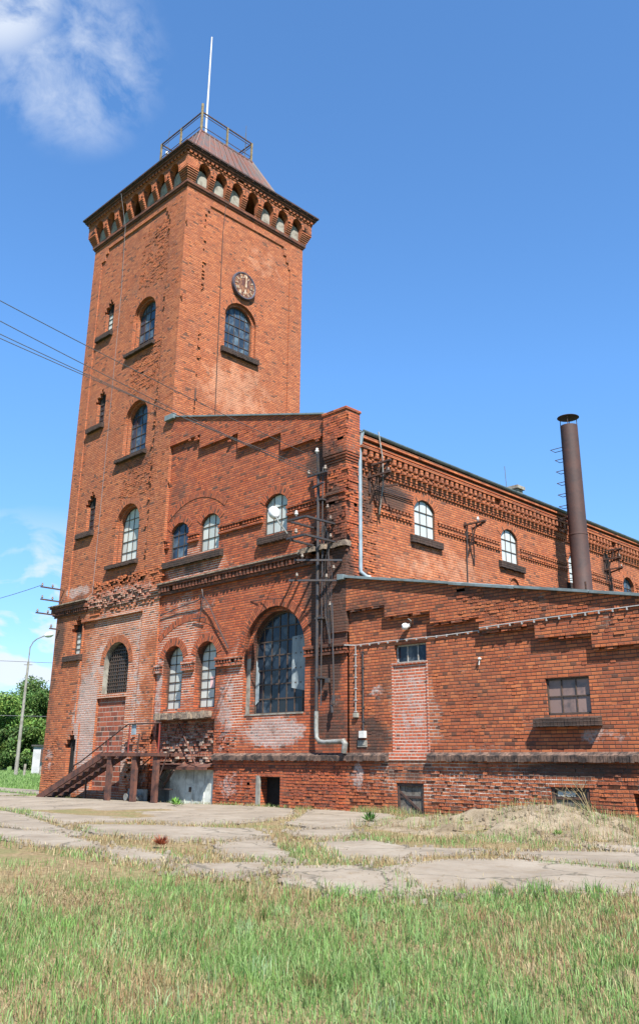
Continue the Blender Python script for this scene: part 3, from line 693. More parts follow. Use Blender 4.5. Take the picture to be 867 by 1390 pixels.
# string, arcade, frieze, dentils
cm = MB()
for z0, z1, d in ((23.28, 23.36, .05), (23.362, 23.50, .10)): cm.box((TXL-d, -d, z0), (TXR+d, TD+d, z1))
cm.build('string_course', M_CORN, tw); cm = MB()  # darker brick here stands in for the shadow below the niches
for z0, z1, d in ((24.50, 24.56, .31),): cm.box((TXL-d, -d, z0), (TXR+d, TD+d, z1))
BK = lambda u, v, d: (u, TD+d, v); LF = lambda u, v, d: (TXL-d, u, v)
for P, a, b in ((FR, TXL, TXR), (TR, 0, TD), (BK, TXL, TXR), (LF, 0, TD)): dentils(cm, P, a-.3, b+.3, 24.56, 24.642, .1, .37, .22, .12, .01, .03)
ar = MB()
for P, a, b in ((FR, TXL, TXR), (TR, 0, TD), (BK, TXL, TXR), (LF, 0, TD)):
    c = (a+b)/2; st = (b-a-.35)/7; w = st*.70; zs, zt, D = 24.06, 24.46, .28
    xs = [c+(i-3)*st for i in range(7)]; T_ = 24.5
    def fq(u0, u1, za, zb): ar.face([P(u0, za, D), P(u1, zb, D), P(u1, T_, D), P(u0, T_, D)], [(u0, za), (u1, zb), (u1, T_), (u0, T_)])
    fq(a-D, xs[0]-w/2, 24.0, 24.0); fq(xs[6]+w/2, b+D, 24.0, 24.0)
    for i in range(6): fq(xs[i]+w/2, xs[i+1]-w/2, 24.0, 24.0)
    for x in xs:
        A_ = [(x-w/2, 24.0)]+arch(x, w, zs, zt, 12)+[(x+w/2, 24.0)]
        for p, q in zip(A_, A_[1:]):
            if q[0]-p[0] > 1e-4: fq(p[0], q[0], p[1], q[1])
        ar.rim(P, A_, D, 0, closed=False)
    for x in xs: voussoirs(ar, P, x, w, zs, zt, .13, D, D+.006, 10)
    ed = [a-.0]+[x for x in xs]+[b+.0]
    for i in range(8):
        for k in range(6):
            d = .11+.034*k; z = 23.50+.0835*k
            if i == 0: u0, u1 = a-d, xs[0]-w/2
            elif i == 7: u0, u1 = xs[6]+w/2, b+d
            else: u0, u1 = xs[i-1]+w/2, xs[i]-w/2
            if i in (0, 7) and P in (TR, LF): # the corner block is made once, by the front and back
                if i == 0: u0 = a-.0
                else: u1 = b+.0
            ar.pbox(P, u0, u1, z, z+.062, 0, d); ar.pbox(P, u0+.01, u1-.01, z+.06, z+.0845, 0, d-.02)
    for i, x in enumerate(xs):
        if i == 3: continue
        pl = MB(); pl.poly(P, [(x-w/2, 23.5), (x+w/2, 23.5), (x+w/2, 24.0)]+arch(x, w, 24.0, 24.24, 10)[::-1][1:-1]+[(x-w/2, 24.0)], .012)
        if P in (FR, TR): pl.build('niche_plaster', M_CREAM, tw)
ar.build('arcade', M_TR, tw)
cm.build('cornice', M_TR, tw)
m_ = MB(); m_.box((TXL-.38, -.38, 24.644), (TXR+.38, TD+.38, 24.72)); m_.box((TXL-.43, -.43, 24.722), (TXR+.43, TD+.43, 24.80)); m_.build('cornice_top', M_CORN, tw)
m_ = MB(); m_.box((TXL-.52, -.52, 24.86), (TXR+.52, TD+.52, 24.93)); m_.box((TXL-.47, -.47, 24.802), (TXR+.47, TD+.47, 24.86))
for P, a, b in ((FR, TXL, TXR), (TR, 0, TD)): dentils(m_, P, a-.45, b+.45, 24.805, 24.855, .3, .50, .45, .07)
m_.build('eaves', M_EAVE, tw)
# roof frustum with standing seams
rf = MB(); lo_ = [(-15.05, .75), (-9.35, .75), (-9.35, 5.75), (-15.05, 5.75)]; hi_ = [(-13.65, 1.7), (-10.45, 1.7), (-10.45, 4.75), (-13.65, 4.75)]
zl, zh = 24.93, 28.0
lo_ = [(-15.45, .2), (-8.95, .2), (-8.95, 6.25), (-15.45, 6.25)]
cor = [Vector((*p, zl)) for p in lo_]; top_ = [Vector((*p, zh)) for p in hi_]
for i in range(4):
    a, b, c, d = cor[i], cor[(i+1) % 4], top_[(i+1) % 4], top_[i]
    # slightly concave sweep
    am, bm, cm2, dm = a.lerp(d, .25), b.lerp(c, .25), None, None
    am = a.lerp(d, .33)+Vector((0, 0, -.12)); bm = b.lerp(c, .33)+Vector((0, 0, -.12))
    rf.face([a, b, bm, am]); rf.face([am, bm, c, d])
    for k in range(1, 12):
        t = k/12; p, m2, q = a.lerp(b, t), am.lerp(bm, t), d.lerp(c, t)
        rf.bar(p, m2, .03, .06); rf.bar(m2, q, .03, .06)
    rf.bar(a, am, .07); rf.bar(am, d, .07)
rf.box((-13.68, 1.67, 27.98), (-10.42, 4.78, 28.05)); rf.face([(TXL-.5, -.5, 24.935), (TXR+.5, -.5, 24.935), (TXR+.5, TD+.5, 24.935), (TXL-.5, TD+.5, 24.935)])
rf.build('roof', M_TROOF, tw)
ra = MB(); x0, x1, y0, y1 = -13.62, -10.5, 1.75, 4.7
pc = [(x0, y0), (x1, y0), (x1, y1), (x0, y1)]
for z, r_ in ((29.08, .045), (28.93, .022), (28.32, .022)):
    for i in range(4): a, b = pc[i], pc[(i+1) % 4]; ra.bar((*a, z), (*b, z), r_*1.1)
ra.build('railing', M_RUSTD, tw)
rail = bpy.data.objects['railing']
for i in range(4):
    a, b = Vector((*pc[i], 0)), Vector((*pc[(i+1) % 4], 0))
    for t in (0, .5):
        p = a.lerp(b, t); m_ = MB(); m_.bar((p.x, p.y, 28.04), (p.x, p.y, 29.10), .075); m_.build('railing_post', M_POST, rail)
m_ = MB(); m_.tube([(x1, y0, 28.0), (x1, y0, 29.52)], .06, 8); m_.build('corner_stake', M_POST, tw)
m_ = MB(); m_.tube([(-12.3, 3.3, 28.0), (-12.3, 3.3, 31), (-12.28, 3.3, 35.75)], .065, 8, r2=.035); m_.build('mast', M_MAST, tw)
m_ = MB()
for p in ((x0+.1, y0+.3), (x1-.1, y1-.3), (x1-.5, y1)): m_ = MB(); m_.tube([(*p, 28.05), (*p, 30.0)], .012, 5); m_.build('aerial', M_WIRE, tw)
m_ = MB(); m_.lathe((-13.2, 1.8, 28.3), [(0, 0), (.07, .02), (.07, .14), (0, .16)], 8); m_.build('small_lamp', M_WHITE, tw)
# middle cornice: whole at the left, broken away towards the right
cm = MB()
for u0, u1 in ((-15.95, -13.35),):
    cm.pbox(FR, u0, u1, 6.86, 6.93, 0, .20); cm.pbox(FR, u0+.05, u1, 6.70, 6.858, 0, .15); dentils(cm, FR, u0+.1, u1, 6.58, 6.70, 0, .12, .16, .085, .01)
    cm.pbox(FR, u0+.15, u1-.05, 6.50, 6.578, 0, .05)
cm.box((-15.86, -.02, 6.70), (-15.652, TD, 6.93))
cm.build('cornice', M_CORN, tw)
cm = MB()
cm.pbox(FR, -9.25, -8.72, 6.62, 6.95, 0, .07)
for k in range(4): cm.pbox(FR, -9.3+.03*k, -8.60, 6.5+.077*k, 6.57+.077*k, 0, .03+.03*k)
cm.build('cornice_fragment', M_TF, tw)
m_ = MB(); m_.hexa([FR(-16.02, 6.93, 0), FR(-13.3, 6.93, 0), FR(-13.3, 6.93, .25), FR(-16.02, 6.93, .25), FR(-16.02, 7.06, 0), FR(-13.3, 7.06, 0), FR(-13.3, 6.97, .25), FR(-16.02, 6.97, .25)])
m_.build('cornice_ledge', M_STONE, tw)
m_ = MB(); m_.pbox(FR, -13.3, -9.28, 6.52, 7.02, -.05, .006)
for i in range(240):
    u = random.uniform(-13.3, -9.3); v = 6.5+random.random()*.55; k = random.uniform(.03, .14)*(1-abs(v-6.85)*1.2); w_ = random.choice((.12, .12, .2)); hh = .062
    v = round(v/.0769)*.0769
    m_.pbox(FR, u, u+w_, v, v+hh, -.05, max(.02, k))
m_.build('broken_cornice', M_RUB, tw)
m_ = MB(); m_.pbox(FR, -13.7, -9.72, 6.13, 6.20, -.06, .045); m_.build('string_course', M_TF, tw)
# clock
CY, CZ, CRr = 3.10, 19.95, .60
ck = MB()
ck.lathe(TR(CY, CZ, -.02), [(CRr-.065, .10), (CRr-.05, .115), (CRr, .12), (CRr+.012, .10), (CRr+.015, 0)], 40, (1, 0, 0))
cko = ck.build('clock', M_RIM, tw)
m_ = MB(); m_.lathe(TR(CY, CZ, .07), [(0, .001), (CRr-.05, 0.0)], 40, (1, 0, 0)); m_.build('dial', M_DIAL, cko)
ROM = ['XII', 'I', 'II', 'III', 'IIII', 'V', 'VI', 'VII', 'VIII', 'IX', 'X', 'XI']
for i, s_r in enumerate(ROM):
    th = math.radians(30*i); m_ = MB(); cu, cv = CY+.42*math.sin(th), CZ+.42*math.cos(th)
    def loc(a, b): return (cu+a*math.cos(th)+b*math.sin(th), cv-a*math.sin(th)+b*math.cos(th))
    wd = {'I': .032, 'V': .062, 'X': .062}; tot = sum(wd[c] for c in s_r); x = -tot/2; hh = .085
    for c in s_r:
        L = {'I': [((x+.016, -hh), (x+.016, hh))], 'V': [((x+.008, hh), (x+.031, -hh)), ((x+.031, -hh), (x+.054, hh))], 'X': [((x+.008, hh), (x+.054, -hh)), ((x+.008, -hh), (x+.054, hh))]}[c]
        for (a, b), (c2, d2) in L:
            p, q = loc(a, b), loc(c2, d2); m_.bar(TR(*p, .08+random.random()*.002), TR(*q, .08+random.random()*.002), .012, .019, up=(0, 0, 1) if abs(p[0]-q[0]) > .02 else (0, 1, 0))
        x += wd[c]
    m_.build('numeral', M_DIALW, cko)
m_ = MB(); m_.slab(TR, [(CY+.03, CZ-.10), (CY+.085, CZ-.12), (CY+.10, CZ+.48), (CY+.045, CZ+.54), (CY+.0, CZ+.46)], .115, .10); m_.build('minute_hand', M_DIALW, cko)
m_ = MB(); m_.slab(TR, [(CY-.0, CZ+.08), (CY+.07, CZ+.08), (CY+.10, CZ-.36), (CY+.05, CZ-.46), (CY+.01, CZ-.34)], .097, .085); m_.build('hour_hand', M_DIALW, cko)
# lightning conductors
m_ = MB(); m_.tube([FR(-13.0, 24.8, .5), FR(-13.0, 23.3, .14), FR(-13.02, 20, .03), FR(-13.05, 14, .03), FR(-13.1, 7.2, .03), FR(-13.1, 6.9, .28)], .009, 5)
m_.build('lightning_conductor', M_WIRE, tw)
m_ = MB(); m_.tube([TR(1.88, 23.2, .13), TR(1.88, 22, .03), TR(1.93, 16, .03), TR(1.96, 13.3, .03)], .014, 5)
m_.tube([TR(.95, 14.1, .05), TR(.95, 14.6, .05)], .03, 6); m_.build('lightning_conductor', M_RUSTD, tw)

# ------------------------------------------------------------------ hall with the gable
hl = thing('brick_hall', (-4, 8, 0), 'long red brick factory hall with half gable, big arched window and corbelled side cornice', 'factory hall')
roofz = lambda x: 10.80-.272*x
HP = SIDE(0)
mb = MB()
w4 = opening(-7.79, 1.06, 2.76, 4.36, 4.78, 12); w5 = opening(-6.06, 1.06, 2.74, 4.36, 4.78, 12)
BA = opening(-2.92, 2.62, 2.47, 4.2, 5.52, 24)
NI = [(-8.50, .98), (-5.50, .98), (-5.50, 2.38), (-8.50, 2.38)]; GT = [(-8.22, -.6), (-5.30, -.6), (-5.30, .93), (-8.22, .93)]
mb.poly(FR, rect(TXR, 0, -.6, 6.62), -.06, [w4, w5, BA, NI, GT, [(-3.36, -.3), (-2.46, -.3), (-2.46, .77), (-3.36, .77)]])
mb.rim(FR, w4, -.06, -.36); mb.rim(FR, w5, -.06, -.36); mb.rim(FR, NI, -.06, -.22)
BI = opening(-2.88, 2.36, 2.47, 4.2, 5.40, 24); mb.rim(FR, BA, -.06, -.20)
for i in range(len(BA)):
    a, b, c, d = BA[i], BA[(i+1) % len(BA)], BI[(i+1) % len(BA)], BI[i]; mb.face([FR(*a, -.20), FR(*b, -.20), FR(*c, -.20), FR(*d, -.20)])
mb.rim(FR, BI, -.20, -.46)
mb.rim(FR, GT, -.06, -.55)
up = [(TXR, 6.6), (-.74, 6.6), (-.74, roofz(-.74)-.1), (TXR, roofz(TXR)-.1)]
W3 = [(-7.95, 1.0), (-6.27, 1.0), (-3.05, 1.03)]
hs = [opening(x, w, 7.78, 8.74, 9.02, 10) for x, w in W3]
mb.poly(FR, up, -.12, hs)
for h in hs: mb.rim(FR, h, -.12, -.28)
for x, w in W3: voussoirs(mb, FR, x, w, 8.74, 9.02, .26, -.12, -.108, 14)
voussoirs(mb, FR, -7.79, 1.06, 4.36, 4.78, .26, -.06, -.048, 14); voussoirs(mb, FR, -6.06, 1.06, 4.36, 4.78, .26, -.06, -.048, 14)
voussoirs(mb, FR, -2.92, 2.62, 4.2, 5.52, .27, -.06, -.035, 40)
voussoirs(mb, FR, -7.1, 3.1, 9.15, 9.72, .24, -.12, -.106, 34); voussoirs(mb, FR, -6.98, 3.2, 4.95, 5.5, .22, -.06, -.05, 36)
# stepped corbel layer under the verge
st = [(TXR, 12.0), (-6.95, 12.0), (-6.95, 11.5), (-4.88, 11.5), (-4.88, 10.95), (-2.78, 10.95), (-2.78, 10.36), (-.74, 10.36), (-.74, 9.55), (.0, 9.55), (0, 10.8), (TXR, roofz(TXR))]
mb.poly(FR, st, 0); mb.rim(FR, st, 0, -.125)
mb.slab(FR, rect(-.74, 0, 6.6, 9.6), 0, -.13)
for k in range(5): mb.box((-.76-.02*k, -.012-.022*k, 9.30+.077*k), (.012+.022*k, .47+.01*k, 9.355+.077*k)) if k < 4 else None
mb.box((-.84, -.09, 9.61), (.09, .50, 10.90)); mb.box((-.87, -.12, 10.90), (.12, .53, 10.97))
mb.box((-.74, 0.002, 4.5), (-.002, .50, 9.4))
# plinth
HT = [(-3.36, -.3), (-2.46, -.3), (-2.46, .77), (-3.36, .77)]
mb.poly(FR, rect(-5.36, 0, -.6, 1.22), 0, [HT]); mb.rim(FR, rect(-5.36, 0, -.6, 1.22), 0, -.07); mb.rim(FR, HT, 0, -.35)
loose(mb, FR, -5.3, 0, -.1, 1.1, 0, 520, .0, .022)
loose(mb, FR, -.74, -.02, 6.7, 9.3, .0, 170, .0, .035)
loose(mb, FR, -.80, -.02, 9.7, 10.8, .09, 50, .0, .015)
loose(mb, FR, -1.9, -.75, 6.7, 7.2, -.12, 70, .0, .09)
loose(mb, FR, -8.4, -5.5, 1.0, 2.4, -.22, 60, .0, .10)
loose(mb, FR, -5.45, -4.6, 1.4, 2.1, -.06, 60, .0, .03)
loose(mb, FR, -8.7, -.8, 9.6, 12.8, 0, 260, .0, .012, lambda u, v: v > roofz(u)-1.0 and v < roofz(u)-.15)
loose(mb, HP, .02, .5, 6.1, 9.3, .0, 110, .0, .03)
mb.build('wall', M_GF, hl)
m_ = MB(); m_.poly(FR, NI, -.22)
for _ in range(240):
    u = random.uniform(-8.3, -5.6); v = math.floor(random.uniform(.98, 2.3)/.0769)*.0769; k = random.uniform(.01, .16)*(1.25-(v-.9)/1.7)
    m_.pbox(FR, u, u+random.choice((.12, .25)), v+.004, v+.07, -.25, -.22+max(.01, k))
m_.build('broken_masonry', M_RUB, hl, label='broken rubble brickwork above the gate')
for _ in range(55):
    m_ = MB(); u = random.uniform(-8.2, -5.65); v = math.floor(random.uniform(.98, 1.9)/.0769)*.0769; k = random.uniform(.06, .17)*(1.2-(v-.9)/1.7)
    m_.pbox(FR, u, u+random.choice((.10, .14, .22)), v+.002, v+random.uniform(.05, .085), -.2, -.22+k)
    m_.build('mortar_patch', M_PATCH, hl)
# side wall
sw = MB()
SWW = [(3.68, 1.02, 7.78, 8.68, 8.98), (8.42, 1.02, 7.78, 8.68, 8.98), (12.95, 1.02, 7.7, 8.6, 8.9), (17.3, .95, 7.3, 8.35, 8.66), (22, 1, 7.7, 8.6, 8.9), (26.6, 1, 7.7, 8.6, 8.9)]
sh = [opening(*w[:5], 10) for w in SWW]; dk = rect(3.02, 4.2, 5.95, 6.42)
cap = opening(8.6, .62, 6.0, 6.9, 7.28, 10)
sw.poly(HP, rect(.5, 30, -.6, 9.5), -.1, sh+[dk, cap])
for h in sh+[dk]: sw.rim(HP, h, -.1, -.30)
sw.rim(HP, cap, -.1, -.16); sw.poly(HP, cap, -.16)
for w in SWW: voussoirs(sw, HP, w[0], w[1], w[3], w[4], .26, -.1, -.088, 14)
sw.poly(HP, rect(.5, 30, 9.40, 10.3), 0); sw.face([HP(.5, 9.40, 0), HP(30, 9.40, 0), HP(30, 9.40, -.1), HP(.5, 9.40, -.1)])
sw.face([(-17, 30, -.6), (0, 30, -.6), (0, 30, 10.4), (-8.7, 30, 12.9), (-17, 30, 10.5)]); sw.face([(-17, 6.4, -.6), (-17, 30, -.6), (-17, 30, 10.5), (-17, 6.4, 10.5)]); sw.face([(-17, 6.46, -.6), (-8.7, 6.46, -.6), (-8.7, 6.46, 12.9), (-17, 6.46, 10.5)])
loose(sw, HP, .5, 1.2, 6.1, 9.3, -.1, 160, .0, .03)
loose(sw, HP, 16.9, 18.2, 6.5, 8.6, -.1, 90, .0, .05)
sw.build('wall', M_SW, hl)
cn = MB()
dentils(cn, HP, .55, 29.8, 9.50, 9.60, 0, .10, .26, .14, .008, .02); cn.pbox(HP, .52, 30, 9.602, 9.66, 0, .06)
dentils(cn, HP, .55, 29.8, 9.66, 9.86, 0, .15, .26, .13, .01, .03); cn.pbox(HP, .52, 30, 9.862, 9.94, 0, .17); cn.pbox(HP, .52, 30, 10.02, 10.09, 0, .10); cn.pbox(HP, .52, 30, 10.16, 10.25, 0, .16)
dentils(cn, HP, .55, 29.8, 9.25, 9.33, -.1, -.03, .155, .08, .005, .02); cn.pbox(HP, .52, 30, 9.33, 9.40, -.1, -.02)
cn.build('cornice', M_SW, hl)
segs = [(1.3, 3.02), (4.32, 7.78), (9.05, 12.3), (13.6, 16.7), (18.0, 21.3), (22.7, 30)]
for a, b in segs:
    stc = MB()
    for z in (8.40, 8.18): stc.pbox(HP, a, b, z-.02, z+.055, -.1, -.035)
    dentils(stc, HP, a, b, 8.30, 8.378, -.1, -.045, .155, .08, .004, .03)
    dentils(stc, HP, a, b, 8.09, 8.158, -.1, -.045, .155, .08, .004, .03)
    stc.build('string_course', M_SW, hl)
for i, w in enumerate(SWW[:3]+SWW[4:]):
    window(hl, HP, w[0], w[1], w[2]+.01, w[3], w[4], -.17, 3, 3, M_GW); sill(hl, HP, w[0]-.75, w[0]+.78, w[2]-.26, w[2], -.14, .02)
window(hl, HP, 17.3, .95, 7.32, 8.35, 8.66, -.24, 3, 3, M_GB)
m_ = MB(); m_.poly(HP, dk, -.28); m_.build('vent_opening', M_VOID, hl)
# gable windows
for i, (x, w) in enumerate(W3): window(hl, FR, x, w, 7.79, 8.74, 9.02, -.22, 3, 3, (M_GB, M_GP, M_GP)[i])
sill(hl, FR, -8.70, -5.50, 7.46, 7.72, -.15, .03); sill(hl, FR, -3.74, -2.30, 7.48, 7.74, -.15, .03)
for x in (-7.79, -6.06):
    f_ = window(hl, FR, x, 1.06, 2.76, 4.36, 4.78, -.33, 3, 7, M_GP)
    if x > -7:
        m_ = MB(); m_.slab(FR, rect(x-.06, x+.16, 3.34, 3.70), -.322, -.328); m_.slab(FR, rect(x+.2, x+.4, 3.36, 3.70), -.322, -.328); m_.build('paper_sheet', M_PAPER, f_)
bw = window(hl, FR, -2.88, 2.34, 2.49, 4.2, 5.39, -.42, 7, 7, M_GD, bar=.036, t=.04)
m_ = MB(); 
for k in range(14):
    u = -2.62+k*.085
    m_.face([FR(u, 3.30-.05*(k % 3), -.414+.001*(k % 2)), FR(u+.085, 3.30-.05*((k+1) % 3), -.414+.001*((k+1) % 2)), FR(u+.085, 4.35+.03*k, -.414+.001*((k+1) % 2)), FR(u, 4.35+.03*k, -.414+.001*(k % 2))])
curt = None
# curtains hang behind the glass line as dusty panes: pale cloth seen at the sides of the big window
def cloth(u0, u1, za, zb, ta, tb):
    m2 = MB(); N = 16
    for k in range(N):
        a, b = k/N, (k+1)/N; da, db = .012*math.sin(a*19), .012*math.sin(b*19)
        m2.face([FR(u0+(u1-u0)*a, za+ta*a, -.395+da), FR(u0+(u1-u0)*b, za+ta*b, -.395+db), FR(u0+(u1-u0)*b, zb+tb*b, -.395+db), FR(u0+(u1-u0)*a, zb+tb*a, -.395+da)], smooth=True)
    return m2
cloth(-2.50, -1.86, 3.18, 4.62, -.12, .05).build('curtain', M_CURT, bw)
cloth(-4.03, -3.88, 2.75, 4.1, .1, -.5).build('curtain', M_CURT, bw)
# middle cornice of the gable, string courses
cm = MB()
cm.pbox(FR, TXR, -1.35, 6.80, 6.88, -.06, .14); dentils(cm, FR, TXR, -1.35, 6.62, 6.80, -.06, .11, .17, .095, .012, .03); cm.pbox(FR, TXR, -1.25, 6.52, 6.615, -.06, .04)
dentils(cm, FR, -1.3, -.1, 6.55, 6.66, -.06, .08, .17, .1, .05, .3)
cm.build('cornice', M_CORN, hl)
m_ = MB(); m_.hexa([FR(TXR, 6.88, -.12), FR(-1.55, 6.88, -.12), FR(-1.75, 6.88, .17), FR(TXR, 6.88, .17), FR(TXR, 7.0, -.12), FR(-1.55, 7.0, -.12), FR(-1.75, 6.93, .17), FR(TXR, 6.93, .17)])
for _ in range(26):
    u = random.uniform(-1.9, -.1); m_.pbox(FR, u, u+random.uniform(.08, .25), 6.84, 6.9+random.uniform(.02, .12), -.1, random.uniform(.03, .2))
m_.build('cornice_ledge', M_STONE, hl)
for a, b in ((-8.72, -8.50), (-7.40, -6.82), (-5.74, -3.6), (-2.50, -.74)):
    sc = MB(); sc.pbox(FR, a, b, 8.42, 8.50, -.12, -.02); sc.pbox(FR, a, b, 8.20, 8.27, -.12, -.04); dentils(sc, FR, a, b, 8.31, 8.418, -.12, -.045, .13, .075, .006, .02)
    if a == -2.50: sc.pbox(FR, -.745, 0, 8.42, 8.50, 0, .06); sc.pbox(FR, -.745, 0, 8.22, 8.29, 0, .04)
    sc.build('string_course', M_GF, hl)
for a, b in ((-8.72, -8.36), (-7.22, -6.62), (-5.50, -4.28), (-1.58, 0.03)):
    sc = MB(); sc.pbox(FR, a, b, 4.12, 4.21, -.06, .07); dentils(sc, FR, a, b, 4.02, 4.118, -.06, .05, .13, .075, .008, .03); sc.pbox(FR, a, b, 3.93, 4.0, -.06, .04)
    sc.build('string_course', M_GF, hl)
m_ = MB()
for _ in range(60):
    u = random.uniform(-8.45, -5.6); m_.pbox(FR, u, u+.14, 2.40+random.uniform(0, .05), 2.60+random.uniform(-.05, .04), -.2, random.uniform(.08, .20))
m_.build('window_sill', M_STONE, hl)
m_ = MB(); m_.rim(FR, [BI[0], BI[1]], -.15, -.46, closed=False); m_.pbox(FR, -4.1, -1.66, 2.43, 2.475, -.45, -.04); m_.pbox(FR, -4.24, -4.06, 2.43, 4.1, -.205, -.19)
m_.build('window_reveal', M_CREAM, hl)
# plinth moulding: bricks on edge
def moulding(parent, a, b, mat):
    m_ = MB(); n = int((b-a)/.079); s = (b-a)/n
    m_.pbox(FR, a, b, 1.25, 1.36, -.06, .07)
    for i in range(n):
        u = a+i*s; j = random.uniform(-.012, .008); t = random.uniform(-.012, .012)
        m_.hexa([FR(u+.005, 1.22+t, 0), FR(u+s-.005, 1.22+t, 0), FR(u+s-.005, 1.20+t, .12+j), FR(u+.005, 1.20+t, .12+j), FR(u+.005, 1.40, 0), FR(u+s-.005, 1.40, 0), FR(u+s-.005, 1.33+t, .13+j), FR(u+.005, 1.33+t, .13+j)])
    m_.build('plinth_moulding', mat, parent)
M_MOULD = simple('stained_plinth_brick', (.15, .095, .070), .85, 0, .5, 5, (.040, .030, .026), bd=.01, thr=(.4, .58))
moulding(hl, -5.36, -.01, M_MOULD)
# gate under its rusty awning
gt = MB(); gt.poly(FR, [(-7.68, -.5), (-5.3, -.5), (-5.3, .93), (-7.68, .93)], -.14)
for u in (-7.66, -6.88, -6.5, -5.95, -5.34): gt.pbox(FR, u, u+.03, -.5, .93, -.14, -.12)
gto = gt.build('gate', M_GATE, hl)
m_ = MB(); m_.pbox(FR, -6.62, -6.56, .28, .42, -.12, -.08); m_.build('lock', M_RUSTD, gto)
m_ = MB(); m_.pbox(FR, -8.22, -7.68, -.5, .93, -.5, -.28); m_.hexa([FR(-8.22, -.5, -.3), FR(-8.1, -.5, -.3), FR(-8.1, -.5, .3), FR(-8.22, -.5, .3), FR(-8.22, .93, -.3), FR(-8.1, .93, -.3), FR(-8.1, .6, -.05), FR(-8.22, .6, -.05)])
m_.build('gate_jamb', M_CONC, hl)
aw = MB(); aw.hexa([FR(-8.35, 1.10, -.2), FR(-5.40, 1.10, -.2), FR(-5.45, .98, .20), FR(-8.3, .98, .20), FR(-8.35, 1.13, -.2), FR(-5.40, 1.13, -.2), FR(-5.45, 1.01, .20), FR(-8.3, 1.01, .20)])
aw.pbox(FR, -8.3, -5.45, .92, 1.0, .18, .21)
awo = aw.build('awning', M_RUST, hl)
m_ = MB(); m_.tube([FR(-7.35, 2.3, -.1), FR(-5.95, 1.02, .19)], .022, 6); m_.build('stay_rod', M_RUST, awo)
m_ = MB(); m_.poly(FR, HT, -.34); m_.build('cellar_opening', M_VOID, hl)
m_ = MB(); m_.pbox(FR, -3.44, -3.30, -.2, .80, -.05, .012); m_.build('opening_surround', M_CONC, hl)
# roof, verge, gutter, downpipe
m_ = MB()
m_.hexa([(-8.7, .1, 13.0), (.12, .1, 10.30), (.12, 30.2, 10.30), (-8.7, 30.2, 13.0), (-8.7, .1, 13.12), (.12, .1, 10.36), (.12, 30.2, 10.36), (-8.7, 30.2, 13.12)]) if False else None
m_.hexa([(-8.715, .1, roofz(TXR)-.25), (-.0, .54, 10.32), (-.0, 30.2, 10.26), (-8.715, 30.2, 12.7), (-8.715, .1, roofz(TXR)-.1), (-.0, .54, 10.42), (-.0, 30.2, 10.36), (-8.715, 30.2, 12.85)])
m_.hexa([(-17.3, 6.47, 10.3), (-8.72, 6.47, 12.8), (-8.72, 30.2, 12.7), (-17.3, 30.2, 10.3), (-17.3, 6.47, 10.4), (-8.72, 6.47, 12.95), (-8.72, 30.2, 12.85), (-17.3, 30.2, 10.4)])
ro = m_.build('roof', M_ROOF, hl)
m_ = MB(); a, b = Vector((-8.98, 0, roofz(-8.98)+.02)), Vector((-.85, 0, roofz(-.85)+.02))
m_.hexa([(a.x, -.06, a.z-.05), (b.x, -.06, b.z-.05), (b.x, .3, b.z-.05), (a.x, -.002, a.z-.05), (a.x, -.06, a.z+.0), (b.x, -.06, b.z+.0), (b.x, .3, b.z+.02), (a.x, -.002, a.z+.02)])
m_.pbox(FR, -8.98, -8.45, 13.02, 13.22, .0, .14)
m_.build('verge_flashing', M_ZINC, hl)
m_ = MB(); pts = [(.20, .45, 10.34), (.20, 30.2, 10.22)]
for k in range(7):
    t0, t1 = math.pi*k/7, math.pi*(k+1)/7; r_ = .075
    q = lambda t, z: (.16-r_*math.cos(t)*1.0, None, z-r_*math.sin(t))
    m_.face([(q(t0, 0)[0], .48, 10.38+q(t0, 0)[2]), (q(t1, 0)[0], .48, 10.38+q(t1, 0)[2]), (q(t1, 0)[0], 30.2, 10.28+q(t1, 0)[2]), (q(t0, 0)[0], 30.2, 10.28+q(t0, 0)[2])], smooth=True)
m_.hexa([(-.05, .5, 10.40), (.10, .5, 10.385), (.10, 30.2, 10.285), (-.05, 30.2, 10.30), (-.05, .5, 10.43), (.10, .5, 10.40), (.10, 30.2, 10.30), (-.05, 30.2, 10.33)])
m_.build('gutter', M_ZINC, hl)
m_ = MB(); m_.tube([(.16, .54, 10.34), (.10, .55, 10.15), (.03, .56, 9.9), (.03, .56, 6.35), (.03, .56, 6.2), (.10, .70, 6.08), (.18, .8, 6.05)], .058, 10); dp = m_.build('downpipe', M_ZINCP, hl)
m_ = MB(); m_.box((-2.35, 12.1, 10.7), (-1.9, 12.5, 11.75)); m_.box((-2.43, 12.02, 11.75), (-1.82, 12.58, 11.88)); m_.build('roof_vent', M_CREAM, hl)
m_ = MB(); m_.tube([(-.8, 9.6, 10.4), (-.85, 9.6, 11.8)], .012, 5); m_.build('roof_rod', M_WIRE, hl)

# ------------------------------------------------------------------ annex
an = thing('brick_annex', (5, 5, 0), 'low red brick lean-to annex with stepped gable and bricked-up doorway, right of the hall', 'annex')
az = lambda x: 5.96-.187*x
mb = MB(); AX = 12.2
aw1 = rect(1.57, 2.58, 3.55, 4.0); bd_ = rect(1.50, 2.58, 1.38, 3.53); aw2 = rect(5.80, 6.83, 2.16, 2.92)
ap = [(0, 1.2), (AX, 1.2), (AX, az(AX)-.1), (0, az(0)-.1)]
mb.poly(FR, ap, -.12, [aw1, bd_, aw2])
for h in (aw1,): mb.rim(FR, h, -.12, -.27)
mb.rim(FR, bd_, -.12, -.14); mb.rim(FR, aw2, -.12, -.22)
xs = [0.0, 1.35, 2.81, 4.24, 5.70, 7.03, 8.42, 9.8, 11.2, AX]; zs_ = [5.05, 4.73, 4.42, 4.09, 3.79, 3.48, 3.18, 2.88, 2.58]
st = []
